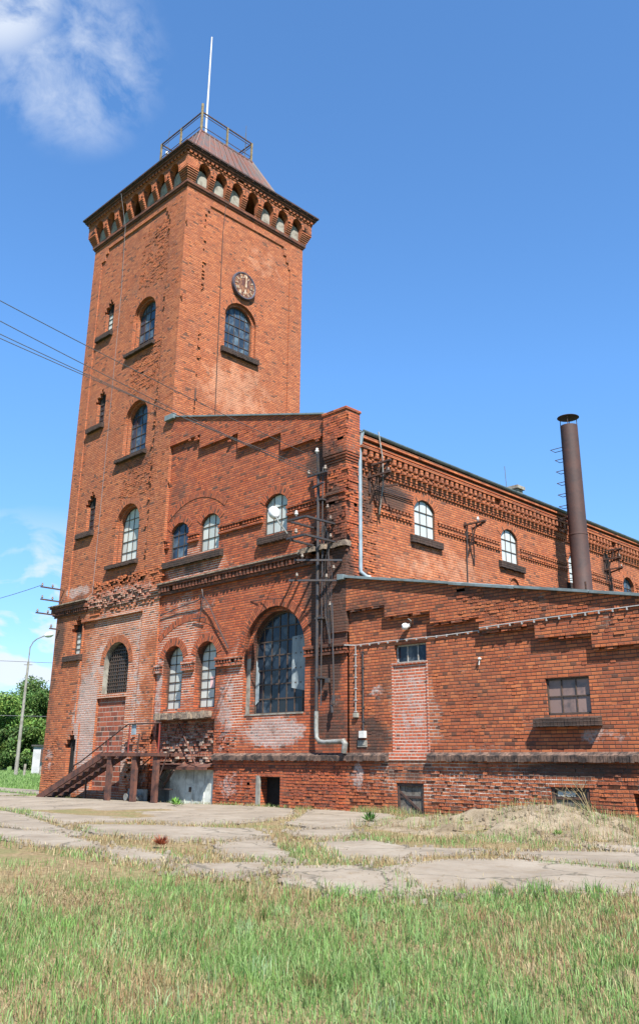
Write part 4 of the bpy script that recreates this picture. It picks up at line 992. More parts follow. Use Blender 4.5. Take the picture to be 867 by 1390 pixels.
for i, z in enumerate(zs_): st += [(xs[i], z), (xs[i+1], z)]
st += [(AX, az(AX)), (0, az(0))]
mb.poly(FR, st, 0); mb.rim(FR, st, 0, -.125)
CEL = [rect(1.66, 2.48, -.3, .70), rect(5.82, 6.70, -.3, .70), rect(7.62, 8.5, .2, .62)]
mb.poly(FR, rect(0, AX, -.6, 1.22), 0, CEL); mb.rim(FR, rect(0, AX, -.6, 1.22), 0, -.13)
for c in CEL: mb.rim(FR, c, 0, -.30)
for u0, z in ((5.74, .705), ):
    n = 24
    for i in range(n): u = 5.72+i*(1.12/n); mb.pbox(FR, u+.003, u+1.12/n-.003, .71, .93, -.02, .012+random.uniform(0, .006))
for i in range(22): u = 1.60+i*(.95/22); mb.pbox(FR, u+.003, u+.95/22-.003, .71, .92, -.02, .008)
loose(mb, FR, .02, AX, -.1, 1.15, 0, 1500, .0, .028, lambda u, v: 1.2-v*.7+noise.noise(Vector((u*.8, v*2, 4))))
loose(mb, FR, 3.6, 8, 3.6, 5.3, 0, 260, .0, .02, lambda u, v: v > az(u)-.9 and v < az(u)-.12)
loose(mb, FR, .1, 12, 1.45, 3.4, -.12, 260, .0, .010)
# ragged ends under the steps
for i, z in enumerate(zs_[:7]):
    for _ in range(9):
        u = random.uniform(xs[i], xs[i+1]-.2); mb.pbox(FR, u, u+random.choice((.12, .24)), z-.062, z+.01, -.12, random.uniform(-.05, -.004))
mb.face([(AX, 0, -.6), (AX, 20, -.6), (AX, 20, az(AX)), (AX, 0, az(AX))]); mb.face([(AX, 20, -.6), (0, 20, -.6), (0, 20, az(0)), (AX, 20, az(AX))])
mb.build('wall', M_AF, an)
moulding(an, .01, 1.45, M_MOULD); moulding(an, 2.68, AX, M_MOULD)
m_ = MB(); m_.poly(FR, bd_, -.135); m_.pbox(FR, 1.46, 1.52, 1.4, 3.55, -.125, -.113); m_.pbox(FR, 2.56, 2.61, 1.4, 3.55, -.125, -.113) ; m_.pbox(FR, 1.5, 2.6, 3.50, 3.545, -.14, -.10)
m_.build('blocked_doorway', M_BLK, an, label='doorway bricked up in brighter brick with pale mortar')
m_ = MB(); m_.pbox(FR, 1.44, 2.7, 1.22, 1.40, -.06, .02); m_.build('door_threshold', M_BLK, an)
window(an, FR, 2.075, .99, 3.555, 3.99, 3.99, -.24, 3, 1, M_GD, M_FRAMEL, arched=False, bar=.03)
w2_ = window(an, FR, 6.315, 1.02, 2.17, 2.91, 2.91, -.20, 3, 2, glass_mat('dusty_dark_glazing', dark=(.05, .04, .04), pale=(.20, .13, .11), bluish=(.08, .07, .08), amt=.8, rough=.3), arched=False)
sill(an, FR, 5.53, 7.05, 1.91, 2.12, -.16, .06)
# wooden cellar doors
def cellar_door(u0, u1, v0, v1, planks):
    m_ = MB(); n = planks
    for i in range(n):
        a = u0+(u1-u0)*i/n+.006; b = u0+(u1-u0)*(i+1)/n-.006; m_.pbox(FR, a, b, v0, v1-random.uniform(0, .03), -.10, -.075+random.uniform(0, .008))
    d = m_.build('cellar_door', M_WOOD, an)
    m_ = MB()
    m_.pbox(FR, u0-.02, u0+.05, v0, v1, -.11, -.02); m_.pbox(FR, u1-.05, u1+.02, v0, v1, -.11, -.02); m_.pbox(FR, u0+.05, u1-.05, v1-.05, v1, -.11, -.02)
    m_.pbox(FR, u0+.05, u1-.05, v0+.42, v0+.47, -.075, -.045) 
    m_.build('door_frame', M_RUSTD, d)
    return d
d = cellar_door(1.67, 2.47, -.05, .69, 4); m_ = MB(); m_.bar(FR(1.74, .50, -.05), FR(2.42, .03, -.05), .05, .02, up=(0, 1, 0)); m_.build('brace', M_RUSTD, d)
d = cellar_door(5.84, 6.68, .05, .69, 4); m_ = MB(); m_.pbox(FR, 5.95, 6.35, .53, .64, -.07, -.05); m_.build('glazed_strip', M_GP, d)
m_ = MB(); m_.poly(FR, CEL[2], -.29); m_.build('cellar_opening', M_VOID, an)
# lean-to roof with pale sheet-metal verge
m_ = MB(); m_.hexa([(-.0, .04, az(0)-.06), (AX+.2, .04, az(AX+.2)-.06), (AX+.2, 20.2, az(AX+.2)-.06), (0, 20.2, az(0)-.06), (0, .04, az(0)+.03), (AX+.2, .04, az(AX+.2)+.03), (AX+.2, 20.2, az(AX+.2)+.03), (0, 20.2, az(0)+.03)])
m_.build('roof', M_ROOF, an)
m_ = MB()
for i in range(7):
    a = -.16+i*1.82; b = a+1.80; dz_ = .012*math.sin(i*2.3)
    m_.hexa([(a, -.10, az(a)-.02+dz_), (b, -.10, az(b)-.02+dz_), (b, .04, az(b)-.02), (a, .04, az(a)-.02), (a, -.10, az(a)+.04+dz_), (b, -.10, az(b)+.04+dz_), (b, .04, az(b)+.06), (a, .04, az(a)+.06)])
m_.hexa([(-.22, -.13, az(0)-.06), (.0, -.13, az(0)-.06), (.0, .3, az(0)-.06), (-.22, -.02, az(0)-.06), (-.22, -.13, az(0)+.10), (.0, -.13, az(0)+.07), (.0, .3, az(0)+.07), (-.22, -.02, az(0)+.10)])
m_.build('verge_flashing', M_ZINC, an)

# ------------------------------------------------------------------ metal flue on the annex roof
fl = thing('metal_chimney', (1.0, 11.3, 5.75), 'rusty round metal flue with rain cap and step irons rising from the lean-to roof', 'chimney')
m_ = MB(); m_.lathe((1.0, 11.3, 5.2), [(.37, 0), (.37, .9), (.335, .95), (.335, 3.9), (.345, 3.91), (.345, 3.96), (.33, 3.97), (.32, 8.2), (.29, 8.2), (.29, 7.0)], 28); flue = m_.build('flue', M_FLUE, fl)
m_ = MB(); m_.lathe((1.0, 11.3, 13.76), [(0, .03), (.2, .02), (.40, -.01), (.41, -.02), (.40, -.025), (0, -.005)], 28); m_.build('rain_cap', M_RUSTD, fl)
for k in range(4):
    a = .4+k*math.pi/2; m_ = MB(); m_.bar((1+.3*math.cos(a), 11.3+.3*math.sin(a), 13.2), (1+.3*math.cos(a), 11.3+.3*math.sin(a), 13.75), .022); m_.build('cap_strut', M_RUSTD, fl)
for k in range(15):
    z = 12.55-.455*k; l = .42 if k == 0 else .26; m_ = MB(); x = .70
    m_.tube([(x+.12, 11.08, z), (x-l, 11.08, z), (x-l, 11.42, z), (x+.12, 11.42, z)], .014, 5); m_.build('step_iron', M_RUSTD, fl)
m_ = MB(); m_.bar((1.25, 11.06, 6.3), (1.24, 11.06, 7.35), .05); m_.build('clamp', M_RUSTD, fl)

# ------------------------------------------------------------------ wires, masts and brackets on the walls
INS = [(0, 0), (.02, 0), (.02, .03), (.040, .03), (.048, .05), (.040, .07), (.030, .075), (.034, .10), (.026, .125), (0, .135)]
def insulator(parent, p, s=1.0, pin=.06, mat=None):
    m_ = MB(); x, y, z = p; m_.lathe((x, y, z+pin), [(r*s, h*s) for r, h in INS], 10); o = m_.build('insulator', mat or M_INSD, parent)
    return o
pm = thing('cable_mast', (-.95, -.14, 2.3), 'black wall mast with iron cross arms and white insulators beside the big arched window', 'cable mast')
m_ = MB(); m_.tube([(-.95, -.14, 2.2), (-.95, -.15, 9.0), (-.95, -.15, 9.15)], .045, 10); m_.tube([(-.80, -.12, 2.6), (-.80, -.12, 9.3)], .018, 6)
for z in (3.3, 4.9, 6.9, 8.3): m_.box((-1.02, -.18, z), (-.76, .05, z+.05))
m_.build('mast_pipe', M_BLACK, pm)
m_ = MB(); m_.tube([(-.95, -.14, 2.45), (-.95, -.14, 2.0), (-.92, -.15, 1.78), (-.82, -.16, 1.68), (-.6, -.17, 1.66), (.05, -.17, 1.68)], .058, 10)
m_.build('lower_pipe', M_GREY, pm)
m_ = MB(); m_.tube([(.05, -.17, 1.70), (.12, -.17, 1.62), (.06, -.15, 1.40)], .075, 10); m_.build('pipe_elbow', M_GREY, pm)
def arm(parent, pts, w=.075):
    m_ = MB()
    for a, b in zip(pts, pts[1:]): m_.bar(a, b, w, .05); 
    return m_.build('cross_arm', M_RUSTD if parent is not pm else M_BLACK, parent)
for z in (7.57, 7.05):
    arm(pm, [(-1.24, .1, z), (-1.24, -1.06, z), (-.46, -1.12, z-.02), (-.44, .1, z-.02)])
    insulator(pm, (-.85, -1.1, z), 1.2, .06, M_WHITE if z > 7.3 else None); insulator(pm, (-.45, -.15, z), 1.0)
arm(pm, [(-1.15, -.85, 6.47), (-.12, -.03, 6.45)], .06); arm(pm, [(-1.36, -.85, 5.93), (-.22, -.03, 5.90)], .06)
for p in ((-1.1, -.8, 5.93), (-.5, -.25, 5.9), (-1.0, -.7, 6.47)): insulator(pm, p, 1.0)
arm(pm, [(-1.2, -.12, 8.75), (-.6, -.30, 8.75)], .06); arm(pm, [(-1.35, -.2, 9.1), (-.55, -.2, 9.1)], .06); arm(pm, [(-.95, -.15, 9.1), (-.95, -.2, 9.75)], .07)
for p in ((-1.3, -.2, 9.1), (-.62, -.2, 9.1), (-.95, -.22, 9.70)): insulator(pm, p, 1.3, .03, M_WHITE if p[2] > 9.5 else None)
for p in ((-.62, -.1, 8.0), (-.35, -.12, 6.2), (-.5, -.1, 5.2)): insulator(pm, p, 1.1, 0)
for k in range(5):
    x = -.72+.05*k; m_ = MB(); z0 = 7.6-.1*k
    pts = [(x, -.14, z0), (x+.10*math.sin(k), -.11, z0-.5), (x-.05+.04*k, -.13, z0-1.1), (x+.03, -.10, 5.0-.15*k), (-.5+.03*math.sin(k*2), -.1, 4.2)]
    m_.tube(pts, .009, 5); m_.build('cable', M_BLACK, pm)
m_ = MB(); m_.tube([(-.42, -.10, 5.3), (-.38, -.10, 4.4), (-.36, -.13, 4.15), (-.35, -.10, 3.2), (-.36, -.1, 2.7)], .020, 6); m_.tube([(-.36, -.1, 2.85), (-.36, -.1, 2.62)], .05, 8); m_.tube([(-.42, -.1, 2.6), (-.40, -.1, 2.4)], .035, 8)
m_.box((-.66, -.12, 3.18), (-.52, -.06, 3.3)); m_.build('cable_end', M_BLACK, pm)
wl = thing('wall_lamp', (-1.25, -1.1, 7.2), 'white street lamp head on a short arm beside the upper gable window', 'lamp')
m_ = MB(); ax = Vector((.55, -.30, -.52)).normalized(); c = Vector((-1.74, -1.18, 7.98))
m_.lathe(c, [(0, 0), (.10, .02), (.155, .12), (.165, .26), (.13, .40), (.07, .50), (0, .53)], 16, ax); m_.build('lamp_head', M_LAMPW, wl)
m_ = MB(); e = c+ax*.5; m_.tube([e, e+Vector((.08, .02, -.14)), (-1.22, -1.08, 7.2)], .022, 6); m_.build('lamp_arm', M_GREY, wl)
# cross arms at the tower's left edge
wb = thing('wall_bracket', (-15.4, 0, 6.9), 'four iron cross arms with insulators on the left edge of the brick tower', 'wire bracket', 'iron wire brackets on the walls')
for x, z, L in ((-15.30, 7.59, 1.02), (-15.4, 7.13, .92), (-15.6, 6.62, .95), (-15.35, 6.04, .44)):
    arm(wb, [(x, .05, z), (x, -L, z)], .06)
    insulator(wb, (x, -L+.06, z), 1.0, .03); 
    if L > .5: insulator(wb, (x, -L+.5, z), 1.0, .03)
# brackets on the side wall
def side_bracket(y, rows, label, tall=True):
    b = thing('wall_bracket', (-.1, y, rows[-1][0]), label, 'wire bracket', 'iron wire brackets on the walls')
    for z, L in rows:
        arm(b, [(-.15, y, z), (L, y, z)], .07); arm(b, [(-.12, y+.5, z-.03), (L-.05, y+.02, z-.03)], .045)
        if len(rows) == 1: insulator(b, (L*.6, y, z), 1.1, .04, M_WHITE)
        elif z < 9.3: insulator(b, (L*.9, y, z), .9, .02)
    m_ = MB(); m_.bar((-.06, y+.02, rows[0][0]+.1), (-.06, y+.02, rows[-1][0]-.5), .05); m_.bar((rows[0][1]*.55, y, rows[0][0]), (-.08, y+.05, rows[0][0]-1.1), .035); m_.bar((rows[0][1]*.8, y+.03, rows[0][0]), (rows[0][1]*.7, y+.03, rows[-1][0]-.15), .035)
    m_.build('upright', M_RUSTD, b); return b
b1 = side_bracket(1.05, [(9.45, .78), (9.10, .76)], 'three armed iron wire bracket in soot-stained brickwork near the grey downpipe')
arm(b1, [(-.12, 1.6, 8.95), (.46, 1.72, 8.93)], .05)
m_ = MB(); m_.tube([(.2, 1.2, 10.5), (.35, 1.2, 9.6), (.3, 1.25, 8.8), (.1, 1.3, 8.0)], .02, 5); m_.build('cable', M_GREY, b1)
m_ = MB()
for dx in (0, .06, .12): m_.tube([(-.02, 1.3, 8.9-dx), (-.04, 2.0, 8.93-dx), (-.02, 3.05, 8.95-dx)], .012, 5)
m_.build('cable', M_BLACK, b1)
b2 = side_bracket(5.75, [(8.60, .76)], 'single armed iron wire bracket between the first two upper side windows')
m_ = MB(); m_.tube([(.02, 5.78, 8.6), (-.05, 5.78, 7.5), (-.06, 5.76, 5.9)], .02, 5); m_.tube([(.1, 5.9, 8.55), (.05, 6.05, 7.9), (-.03, 6.15, 7.3)], .016, 5); m_.build('cable', M_BLACK, b2)
b3 = side_bracket(15.28, [(9.41, .72), (9.06, .66), (8.64, .70)], 'three armed iron wire bracket right of the rusty flue')
m_ = MB()
for k in range(4): m_.tube([(.0, 15.3+.05*k, 9.3), (-.06, 15.5+.08*k, 8.6), (-.06, 15.6+.1*k, 7.2)], .014, 5)
m_.build('cable', M_BLACK, b3)
# small fittings on the gable and annex front
m_ = MB(); m_.tube([(.06, -.14, 4.11), (.26, .09, 4.11), (1.4, .09, 4.12), (3, .09, 4.10), (4.2, .09, 4.12), (4.26, -.03, 4.16), (5.8, -.03, 4.2), (7.2, -.03, 4.22), (12, -.03, 4.27)], .013, 6); m_.tube([(.26, .09, 4.11), (.255, .09, 2.36)], .013, 6)
wc = m_.build('wall_cable', M_CABLE); tag(wc, 'long white cable clipped across the annex front below the stepped bricks', 'cable')
for k in range(38):
    x = .45+k*.31; y = .09 if x < 4.2 else -.03; m_ = MB(); zc = 4.11 if x < 4.2 else 4.15+(x-4.2)*.016; m_.box((x-.012, y-.022, zc-.045), (x+.012, y+.03, zc+.012)); m_.build('cable_clip', M_CABLE, wc)
for k in range(6): m_ = MB(); z = 3.85-k*.29; m_.box((.225, .06, z), (.285, .12, z+.025)); m_.build('cable_clip', M_CABLE, wc)
m_ = MB(); m_.box((.20, .05, 2.27), (.34, .12, 2.38)); m_.build('junction_box', M_CREAM, wc)
sb = MB(); sb.tube([(.52, .085, 3.92), (.52, .085, 1.94)], .02, 6)
for z in (3.9, 3.5, 3.0, 2.5, 2.15): sb.box((.49, .06, z), (.55, .12, z+.03))
sbo = sb.build('conduit', M_BLACK); tag(sbo, 'black vertical conduit ending in a small white switch box on the annex front', 'conduit')
m_ = MB(); m_.box((.42, .02, 1.76), (.60, .12, 1.93)); m_.build('switch_box', M_WHITE, sbo)
m_ = MB(); m_.pbox(FR, .30, .62, 1.54, 1.70, -.12, -.10); m_.pbox(FR, .35, .57, 1.58, 1.67, -.12, -.092); o = m_.build('meter_niche', M_CREAM); tag(o, 'small cream framed niche low on the annex front under the switch box', 'wall niche')
bl = thing('bulkhead_lamp', (2.05, .12, 4.4), 'small white round lamp above the narrow three pane window', 'lamp')
m_ = MB(); m_.lathe((2.1, .10, 4.45), [(0, 0), (.05, .01), (.05, .05), (.085, .09), (.09, .15), (.06, .20), (0, .22)], 14, (-.55, -.8, -.25)); m_.build('lamp_globe', M_LAMPW, bl)
m_ = MB(); m_.tube([(2.12, .12, 4.45), (2.2, .02, 4.55), (2.15, -.03, 4.6)], .012, 5); m_.build('bracket', M_GREY, bl)
m_ = MB(); m_.lathe((4.15, .12, 3.47), [(0, 0), (.03, 0), (.035, .05), (.015, .08), (0, .08)], 10, (0, -1, 0)); m_.tube([(4.15, .08, 3.43), (4.13, .08, 3.33)], .015, 5); o = m_.build('socket', M_WHITE); tag(o, 'tiny white fitting on bare annex brickwork right of the bricked-up doorway', 'fitting')
# loose dark cable over the gable's lower wall
m_ = MB(); pts = [(-8.6, -.0, 5.85), (-7.6, -.02, 6.0), (-6.5, -.06, 6.1), (-6.2, -.08, 6.2), (-5.9, -.06, 5.9), (-5.3, -.03, 5.0), (-4.9, -.0, 4.45)]; m_.tube(pts, .018, 5); m_.tube([(-6.3, -.06, 6.45), (-6.2, -.08, 6.2), (-6.35, -.03, 5.6)], .014, 5); m_.bar((-6.75, -.0, 5.55), (-6.1, -.05, 5.52), .03)
m_.tube([(-1.1, -.8, 5.98), (-2.0, -.3, 5.6), (-3.3, -.02, 5.75), (-4.0, .05, 5.8)], .010, 5)
o = m_.build('slack_cable', M_BLACK); tag(o, 'slack dark cable drooping over the wall between the cornice and the paired windows', 'cable')
m_ = MB()
for a, b, r in (((-1.0, -.25, 9.75), (.66, -11.64, 10.1), .013),): pass
WIR = [((-1.15, -.22, 9.70), (.66, -11.64, 10.0)), ((-1.3, -.2, 9.2), (.08, -11.37, 9.9)), ((-1.05, -.2, 9.15), (-.34, -11.18, 9.8)), ((-.95, -.2, 9.2), (-.56, -11.08, 9.8))]
WL = ['highest wire crossing the sky in front of the tower', 'second wire from the top crossing in front of the tower', 'upper one of the two close wires crossing in front of the tower', 'lowest wire crossing in front of the tower, just under its close twin']
for (a, b), l in zip(WIR, WL):
    a, b = Vector(a), Vector(b); b2_ = b+(b-a)*.3; m_ = MB()
    m_.tube([a.lerp(b2_, i/12)-Vector((0, 0, .35*4*(i/12)*(1-i/12)*.4)) for i in range(13)], .0095, 5); tag(m_.build('overhead_wire', M_WIRE), l, 'wire', 'overhead wires')
m_ = MB(); a, b = Vector((-15.3, -1.0, 7.65)), Vector((-22, -2.4, 7.15)); m_.tube([a.lerp(b, i/8)-Vector((0, 0, .12*4*(i/8)*(1-i/8))) for i in range(9)], .012, 5)
tag(m_.build('overhead_wire', M_WIRE), 'short thin wire sagging away left from the cross arms on the tower edge', 'wire', 'overhead wires')
for za, zb, l in ((8.95, 8.8, 'thin far wire passing at the top of the leaning concrete lamp post'), (4.65, 4.6, 'thin far wire crossing low in front of the green trees')):
    m_ = MB(); m_.tube([(-60, 3, za), (-52, 17.6, za-.02), (-40, 38, zb)], .022, 5); tag(m_.build('overhead_wire', M_WIRE), l, 'wire', 'overhead wires')

# ------------------------------------------------------------------ iron stairs
stz = thing('iron_stairs', (-9, -.6, 0), 'rusty iron stairs and landing on posts at the foot of the tower', 'stairs')
ZT = 1.40; g0 = -.12
for y in (-1.02, -.62, -.20):
    m_ = MB(); a, b = Vector((-13.85, y, g0)), Vector((-9.75, y, ZT-.03)); n = Vector((-.33, 0, .94))*.10
    m_.hexa([a-n+Vector((0, -.03, 0)), b-n+Vector((0, -.03, 0)), b-n+Vector((0, .03, 0)), a-n+Vector((0, .03, 0)), a+n+Vector((0, -.03, 0)), b+n+Vector((0, -.03, 0)), b+n+Vector((0, .03, 0)), a+n+Vector((0, .03, 0))])
    m_.build('stringer', M_RUST, stz)
for k in range(11):
    t = (k+.6)/11; x = -13.85+4.1*t; z = g0+(ZT-g0)*t; m_ = MB(); m_.box((x-.13, -1.0, z+.02), (x+.13, -.22, z+.045)); m_.build('tread', M_RUSTD, stz)
m_ = MB(); m_.box((-9.85, -1.08, ZT-.10), (-6.70, -1.02, ZT)); m_.box((-9.85, -.20, ZT-.10), (-6.70, -.14, ZT)); m_.box((-9.85, -1.02, ZT-.10), (-9.78, -.2, ZT)); m_.box((-6.78, -1.02, ZT-.10), (-6.7, -.2, ZT)); m_.box((-9.78, -1.02, ZT-.03), (-6.78, -.2, ZT-.005))
m_.box((-9.85, -.65, ZT-.1), (-6.7, -.6, ZT-.03)); m_.build('landing', M_RUST, stz)
for x, y in ((-9.42, -1.0), (-8.0, -1.0), (-6.88, -1.0), (-9.1, -.2), (-8.0, -.2)):
    m_ = MB(); zb = -.2; w = .11
    m_.box((x-w, y-.035, zb), (x+w, y-.015, ZT-.1)); m_.box((x-w, y-.015, zb), (x-w+.02, y+.07, ZT-.1)); m_.box((x+w-.02, y-.015, zb), (x+w, y+.07, ZT-.1)); m_.build('post', M_RUST, stz)
m_ = MB(); m_.tube([(-11.75, -1.0, .78), (-11.6, -1.0, 1.0), (-11.2, -1.0, 1.12), (-8.75, -1.0, 2.18), (-8.5, -1.0, 2.27), (-6.75, -1.0, 2.27)], .022, 6); m_.build('handrail', M_RUSTD, stz)
for x, z in ((-9.6, 1.80), (-8.42, 2.27), (-6.8, 2.27)):
    m_ = MB(); m_.bar((x, -1.0, ZT), (x, -1.0, z), .035); m_.build('railing_upright', M_RUSTR, stz)
m_ = MB(); m_.box((-8.36, -.97, 1.95), (-8.12, -.95, 2.26)); m_.build('plate', M_ZINCP, stz)
m_ = MB(); m_.bar((-11.4, -.6, -.2), (-11.4, -.6, .62), .05); m_.build('strut', M_RUSTD, stz)
m_ = MB(); m_.bar((-7.7, -.15, .35), (-6.9, -.3, .9), .04); m_.bar((-9.0, -.4, .75), (-8.1, -.3, 1.3), .03); m_.bar((-6.88, -.9, .55), (-6.5, -.8, 1.55), .03); m_.bar((-8.0, -.3, .35), (-6.9, -.3, .35), .03); m_.tube([(-8.0, -.2, 1.2), (-7.7, -.3, .7), (-7.4, -.3, .5), (-7.0, -.3, .9)], .02, 5); m_.build('brace', M_RUSTD, stz)
m_ = MB(); m_.bar((-9.5, -.35, 1.42), (-9.5, -.35, 1.7), .03); m_.bar((-9.6, -.4, 1.66), (-8.75, -.4, 1.68), .03); m_.bar((-8.8, -.4, 1.42), (-8.75, -.4, 2.0), .04); m_.build('bench_frame', M_RUSTD, stz)
# pipe work under the landing
m_ = MB(); m_.tube([(-9.1, -.5, .06), (-8.3, -.5, .06)], .10, 12); m_.lathe((-8.9, -.66, .08), [(0, 0), (.11, 0), (.11, .12), (0, .12)], 12, (0, 1, 0)); m_.lathe((-8.45, -.66, .08), [(0, 0), (.11, 0), (.11, .12), (0, .12)], 12, (0, 1, 0)); m_.box((-9.15, -.42, -.1), (-8.1, -.38, .32))
o = m_.build('pipe_fitting', M_GREY); tag(o, 'grey pipe fitting lying on the ground under the iron landing', 'pipe')

# ------------------------------------------------------------------ street lamp, shed, pillar, posts in the distance
lp = thing('street_lamp', (-52.1, 17.44, 0), 'concrete street lamp with curved steel arm standing on the lawn left of the tower', 'street lamp')
m_ = MB(); m_.tube([(-52.1, 17.44, -.3), (-52.1, 17.44, 8.9)], .16, 8, r2=.09); m_.build('post', M_CONC, lp)
m_ = MB(); dr = Vector((.70, .70, 0)); b = Vector((-52.1, 17.44, 8.7)); m_.tube([b, b+Vector((0, 0, 1.4)), b+dr*.2+Vector((0, 0, 1.85)), b+dr*.5+Vector((0, 0, 2.12)), b+dr*1.15+Vector((0, 0, 2.40))], .05, 6); m_.bar(b+dr*-.35, b+dr*.35, .06); m_.build('arm', M_GREY, lp)
m_ = MB(); e = b+dr*1.1+Vector((0, 0, 2.38)); m_.lathe(e, [(0, 0), (.12, .04), (.22, .25), (.24, .5), (.14, .72), (0, .78)], 12, (.68, .68, .22)); m_.build('lamp_head', M_LAMPW, lp)
sh_ = thing('shed', (-60, 25, 0), 'small pale rendered shed with a dark box, half hidden behind the tower base', 'shed')
m_ = MB(); SD = lambda a, b, z: (-59.7+.70*a-.70*b, 23.2+.70*a+.70*b, z)
def sdbox(a0, a1, b0, b1, z0, z1): 
    m_ = MB(); m_.hexa([SD(a0, b0, z0), SD(a1, b0, z0), SD(a1, b1, z0), SD(a0, b1, z0), SD(a0, b0, z1), SD(a1, b0, z1), SD(a1, b1, z1), SD(a0, b1, z1)]); return m_
sdbox(-.45, 4, 0, 3, -.3, 2.45).build('wall', M_SHED, sh_); sdbox(-.6, 4.2, -.2, 3.2, 2.45, 2.58).build('roof', M_ROOF, sh_); sdbox(.35, 1.6, -.35, -.01, 1.1, 2.2).build('meter_box', M_RUSTD, sh_)
m_ = MB(); m_.box((-89.6, 33.2, -.3), (-88.4, 34.6, 2.6)); m_.box((-89.7, 33.1, 2.6), (-88.3, 34.7, 2.8)); o = m_.build('gate_pillar', M_CONC); tag(o, 'weathered grey masonry pillar on the lawn at the left picture edge', 'pillar')
for (x, y, h) in ((-51.6, 17.9, .95), (-50.9, 18.9, .8)):
    m_ = MB(); m_.tube([(x, y, -.2), (x, y, h)], .10, 8); o = m_.build('marker_post', M_POST if False else M_CREAM)
    tag(o, 'short pale post right beside the street lamp foot' if h > .9 else 'short pale post a step right of the street lamp, smaller one', 'post', 'short posts by the street lamp')
hut = thing('distant_house', (-120, 62, 0), 'tiny pale house front glimpsed under the distant trees', 'house')
m_ = MB(); m_.box((-116, 56.5, -.3), (-112, 59.3, 1.9)); m_.build('wall', M_CREAM, hut)
m_ = MB(); m_.face([(-116.2, 56.3, 1.9), (-111.8, 56.3, 1.9), (-111.8, 57.9, 2.9), (-116.2, 57.9, 2.9)]); m_.face([(-116.2, 59.5, 1.9), (-111.8, 59.5, 1.9), (-111.8, 57.9, 2.9), (-116.2, 57.9, 2.9)]); m_.build('roof', M_ROOF, hut)

# ------------------------------------------------------------------ foliage
def quads(name, C_, A_, B_, col, mat, parent=None, tri=False):
    """many small leaves: centre, half-axes a and b, colour per leaf"""
    n = len(C_); V = np.stack([C_-A_-B_*.3, C_-A_*.1-B_, C_+A_, C_+A_*.1+B_], 1).reshape(-1, 3).astype(np.float32)
    me = bpy.data.meshes.new(name); me.vertices.add(4*n); me.vertices.foreach_set('co', V.reshape(-1))
    me.loops.add(4*n); me.loops.foreach_set('vertex_index', np.arange(4*n, dtype=np.int32)); me.polygons.add(n)
    me.polygons.foreach_set('loop_start', np.arange(0, 4*n, 4, dtype=np.int32)); me.polygons.foreach_set('loop_total', np.full(n, 4, dtype=np.int32))
    me.update(); at = me.color_attributes.new('tint', 'FLOAT_COLOR', 'POINT')
    c4 = np.ones((4*n, 4), dtype=np.float32); c4[:, :3] = np.repeat(col, 4, 0); at.data.foreach_set('color', c4.reshape(-1))
    me.materials.append(mat); o = bpy.data.objects.new(name, me); S.collection.objects.link(o)
    if parent: o.parent = parent
    return o
def tree(x, y, h, w, label, seed, tone=(.060, .115, .022)):
    rg = np.random.RandomState(seed); rr = random.Random(seed)
    t = thing('tree', (x, y, 0), label, 'tree', 'trees behind the lawn')
    tr = MB(); base = Vector((x, y, -.3)); top = Vector((x+rr.uniform(-.4, .4), y, h*.55)); tr.tube([base, base.lerp(top, .5)+Vector((rr.uniform(-.2, .2), 0, 0)), top], .28, 8, r2=.14)
    cl = []
    for k in range(38):
        a = rr.uniform(0, 6.28); q = rr.random()**.6; z = rr.uniform(.14, .93); wd = w*.5*(1-max(0, (z-.55))*1.35)*(0.75+.25*min(1, z*3))
        cl.append((x+math.cos(a)*wd*q, y+math.sin(a)*wd*q, h*z, rr.choice((.07, .10, .13, .19))*h*rr.uniform(.85, 1.1)))
    cl.append((x, y, h*.9, h*.1))
    for c in cl[:8]: tr.tube([Vector(top)*1.0+Vector((0, 0, -h*.2*rr.random())), Vector(c[:3])], .09, 5, r2=.03)
    tr.build('trunk', M_BARK, t)
    Cs, Cl = [], []
    for (cx, cy_, cz, cr) in cl:
        n = int(1100*(cr/1.5)**2)+120; d = rg.normal(size=(n, 3)); d /= np.linalg.norm(d, axis=1)[:, None]; rad = cr*(rg.rand(n)**.35)*(1+.25*rg.normal(size=n)*.6)
        P_ = np.array([cx, cy_, cz])+d*rad[:, None]*np.array([1, 1, .78]); Cs.append(P_)
        tint = np.array(tone)*(rg.uniform(.65, 1.35)); c = tint*1.3*rg.uniform(.65, 1.5, (n, 1))*np.array([1, 1, 1]); c[:, 0] *= rg.uniform(.8, 1.35, n); Cl.append(c)
    C_ = np.concatenate(Cs); col = np.concatenate(Cl); n = len(C_); C_[:, 2] = np.maximum(C_[:, 2], .25)
    A_ = rg.normal(size=(n, 3)); A_ /= np.linalg.norm(A_, axis=1)[:, None]; B_ = np.cross(A_, rg.normal(size=(n, 3))); B_ /= np.linalg.norm(B_, axis=1)[:, None]
    s = rg.uniform(.06, .22, (n, 1)); o = quads('crown', C_-np.array([x, y, 0]), A_*s, B_*s*.6, col, M_LEAF, t); return t
bear = lambda px_: (lambda d: (d.x, d.y))((F+R*((px_-433.5)/1171.07)+U*(-(1020-650)/1171.07)).normalized())
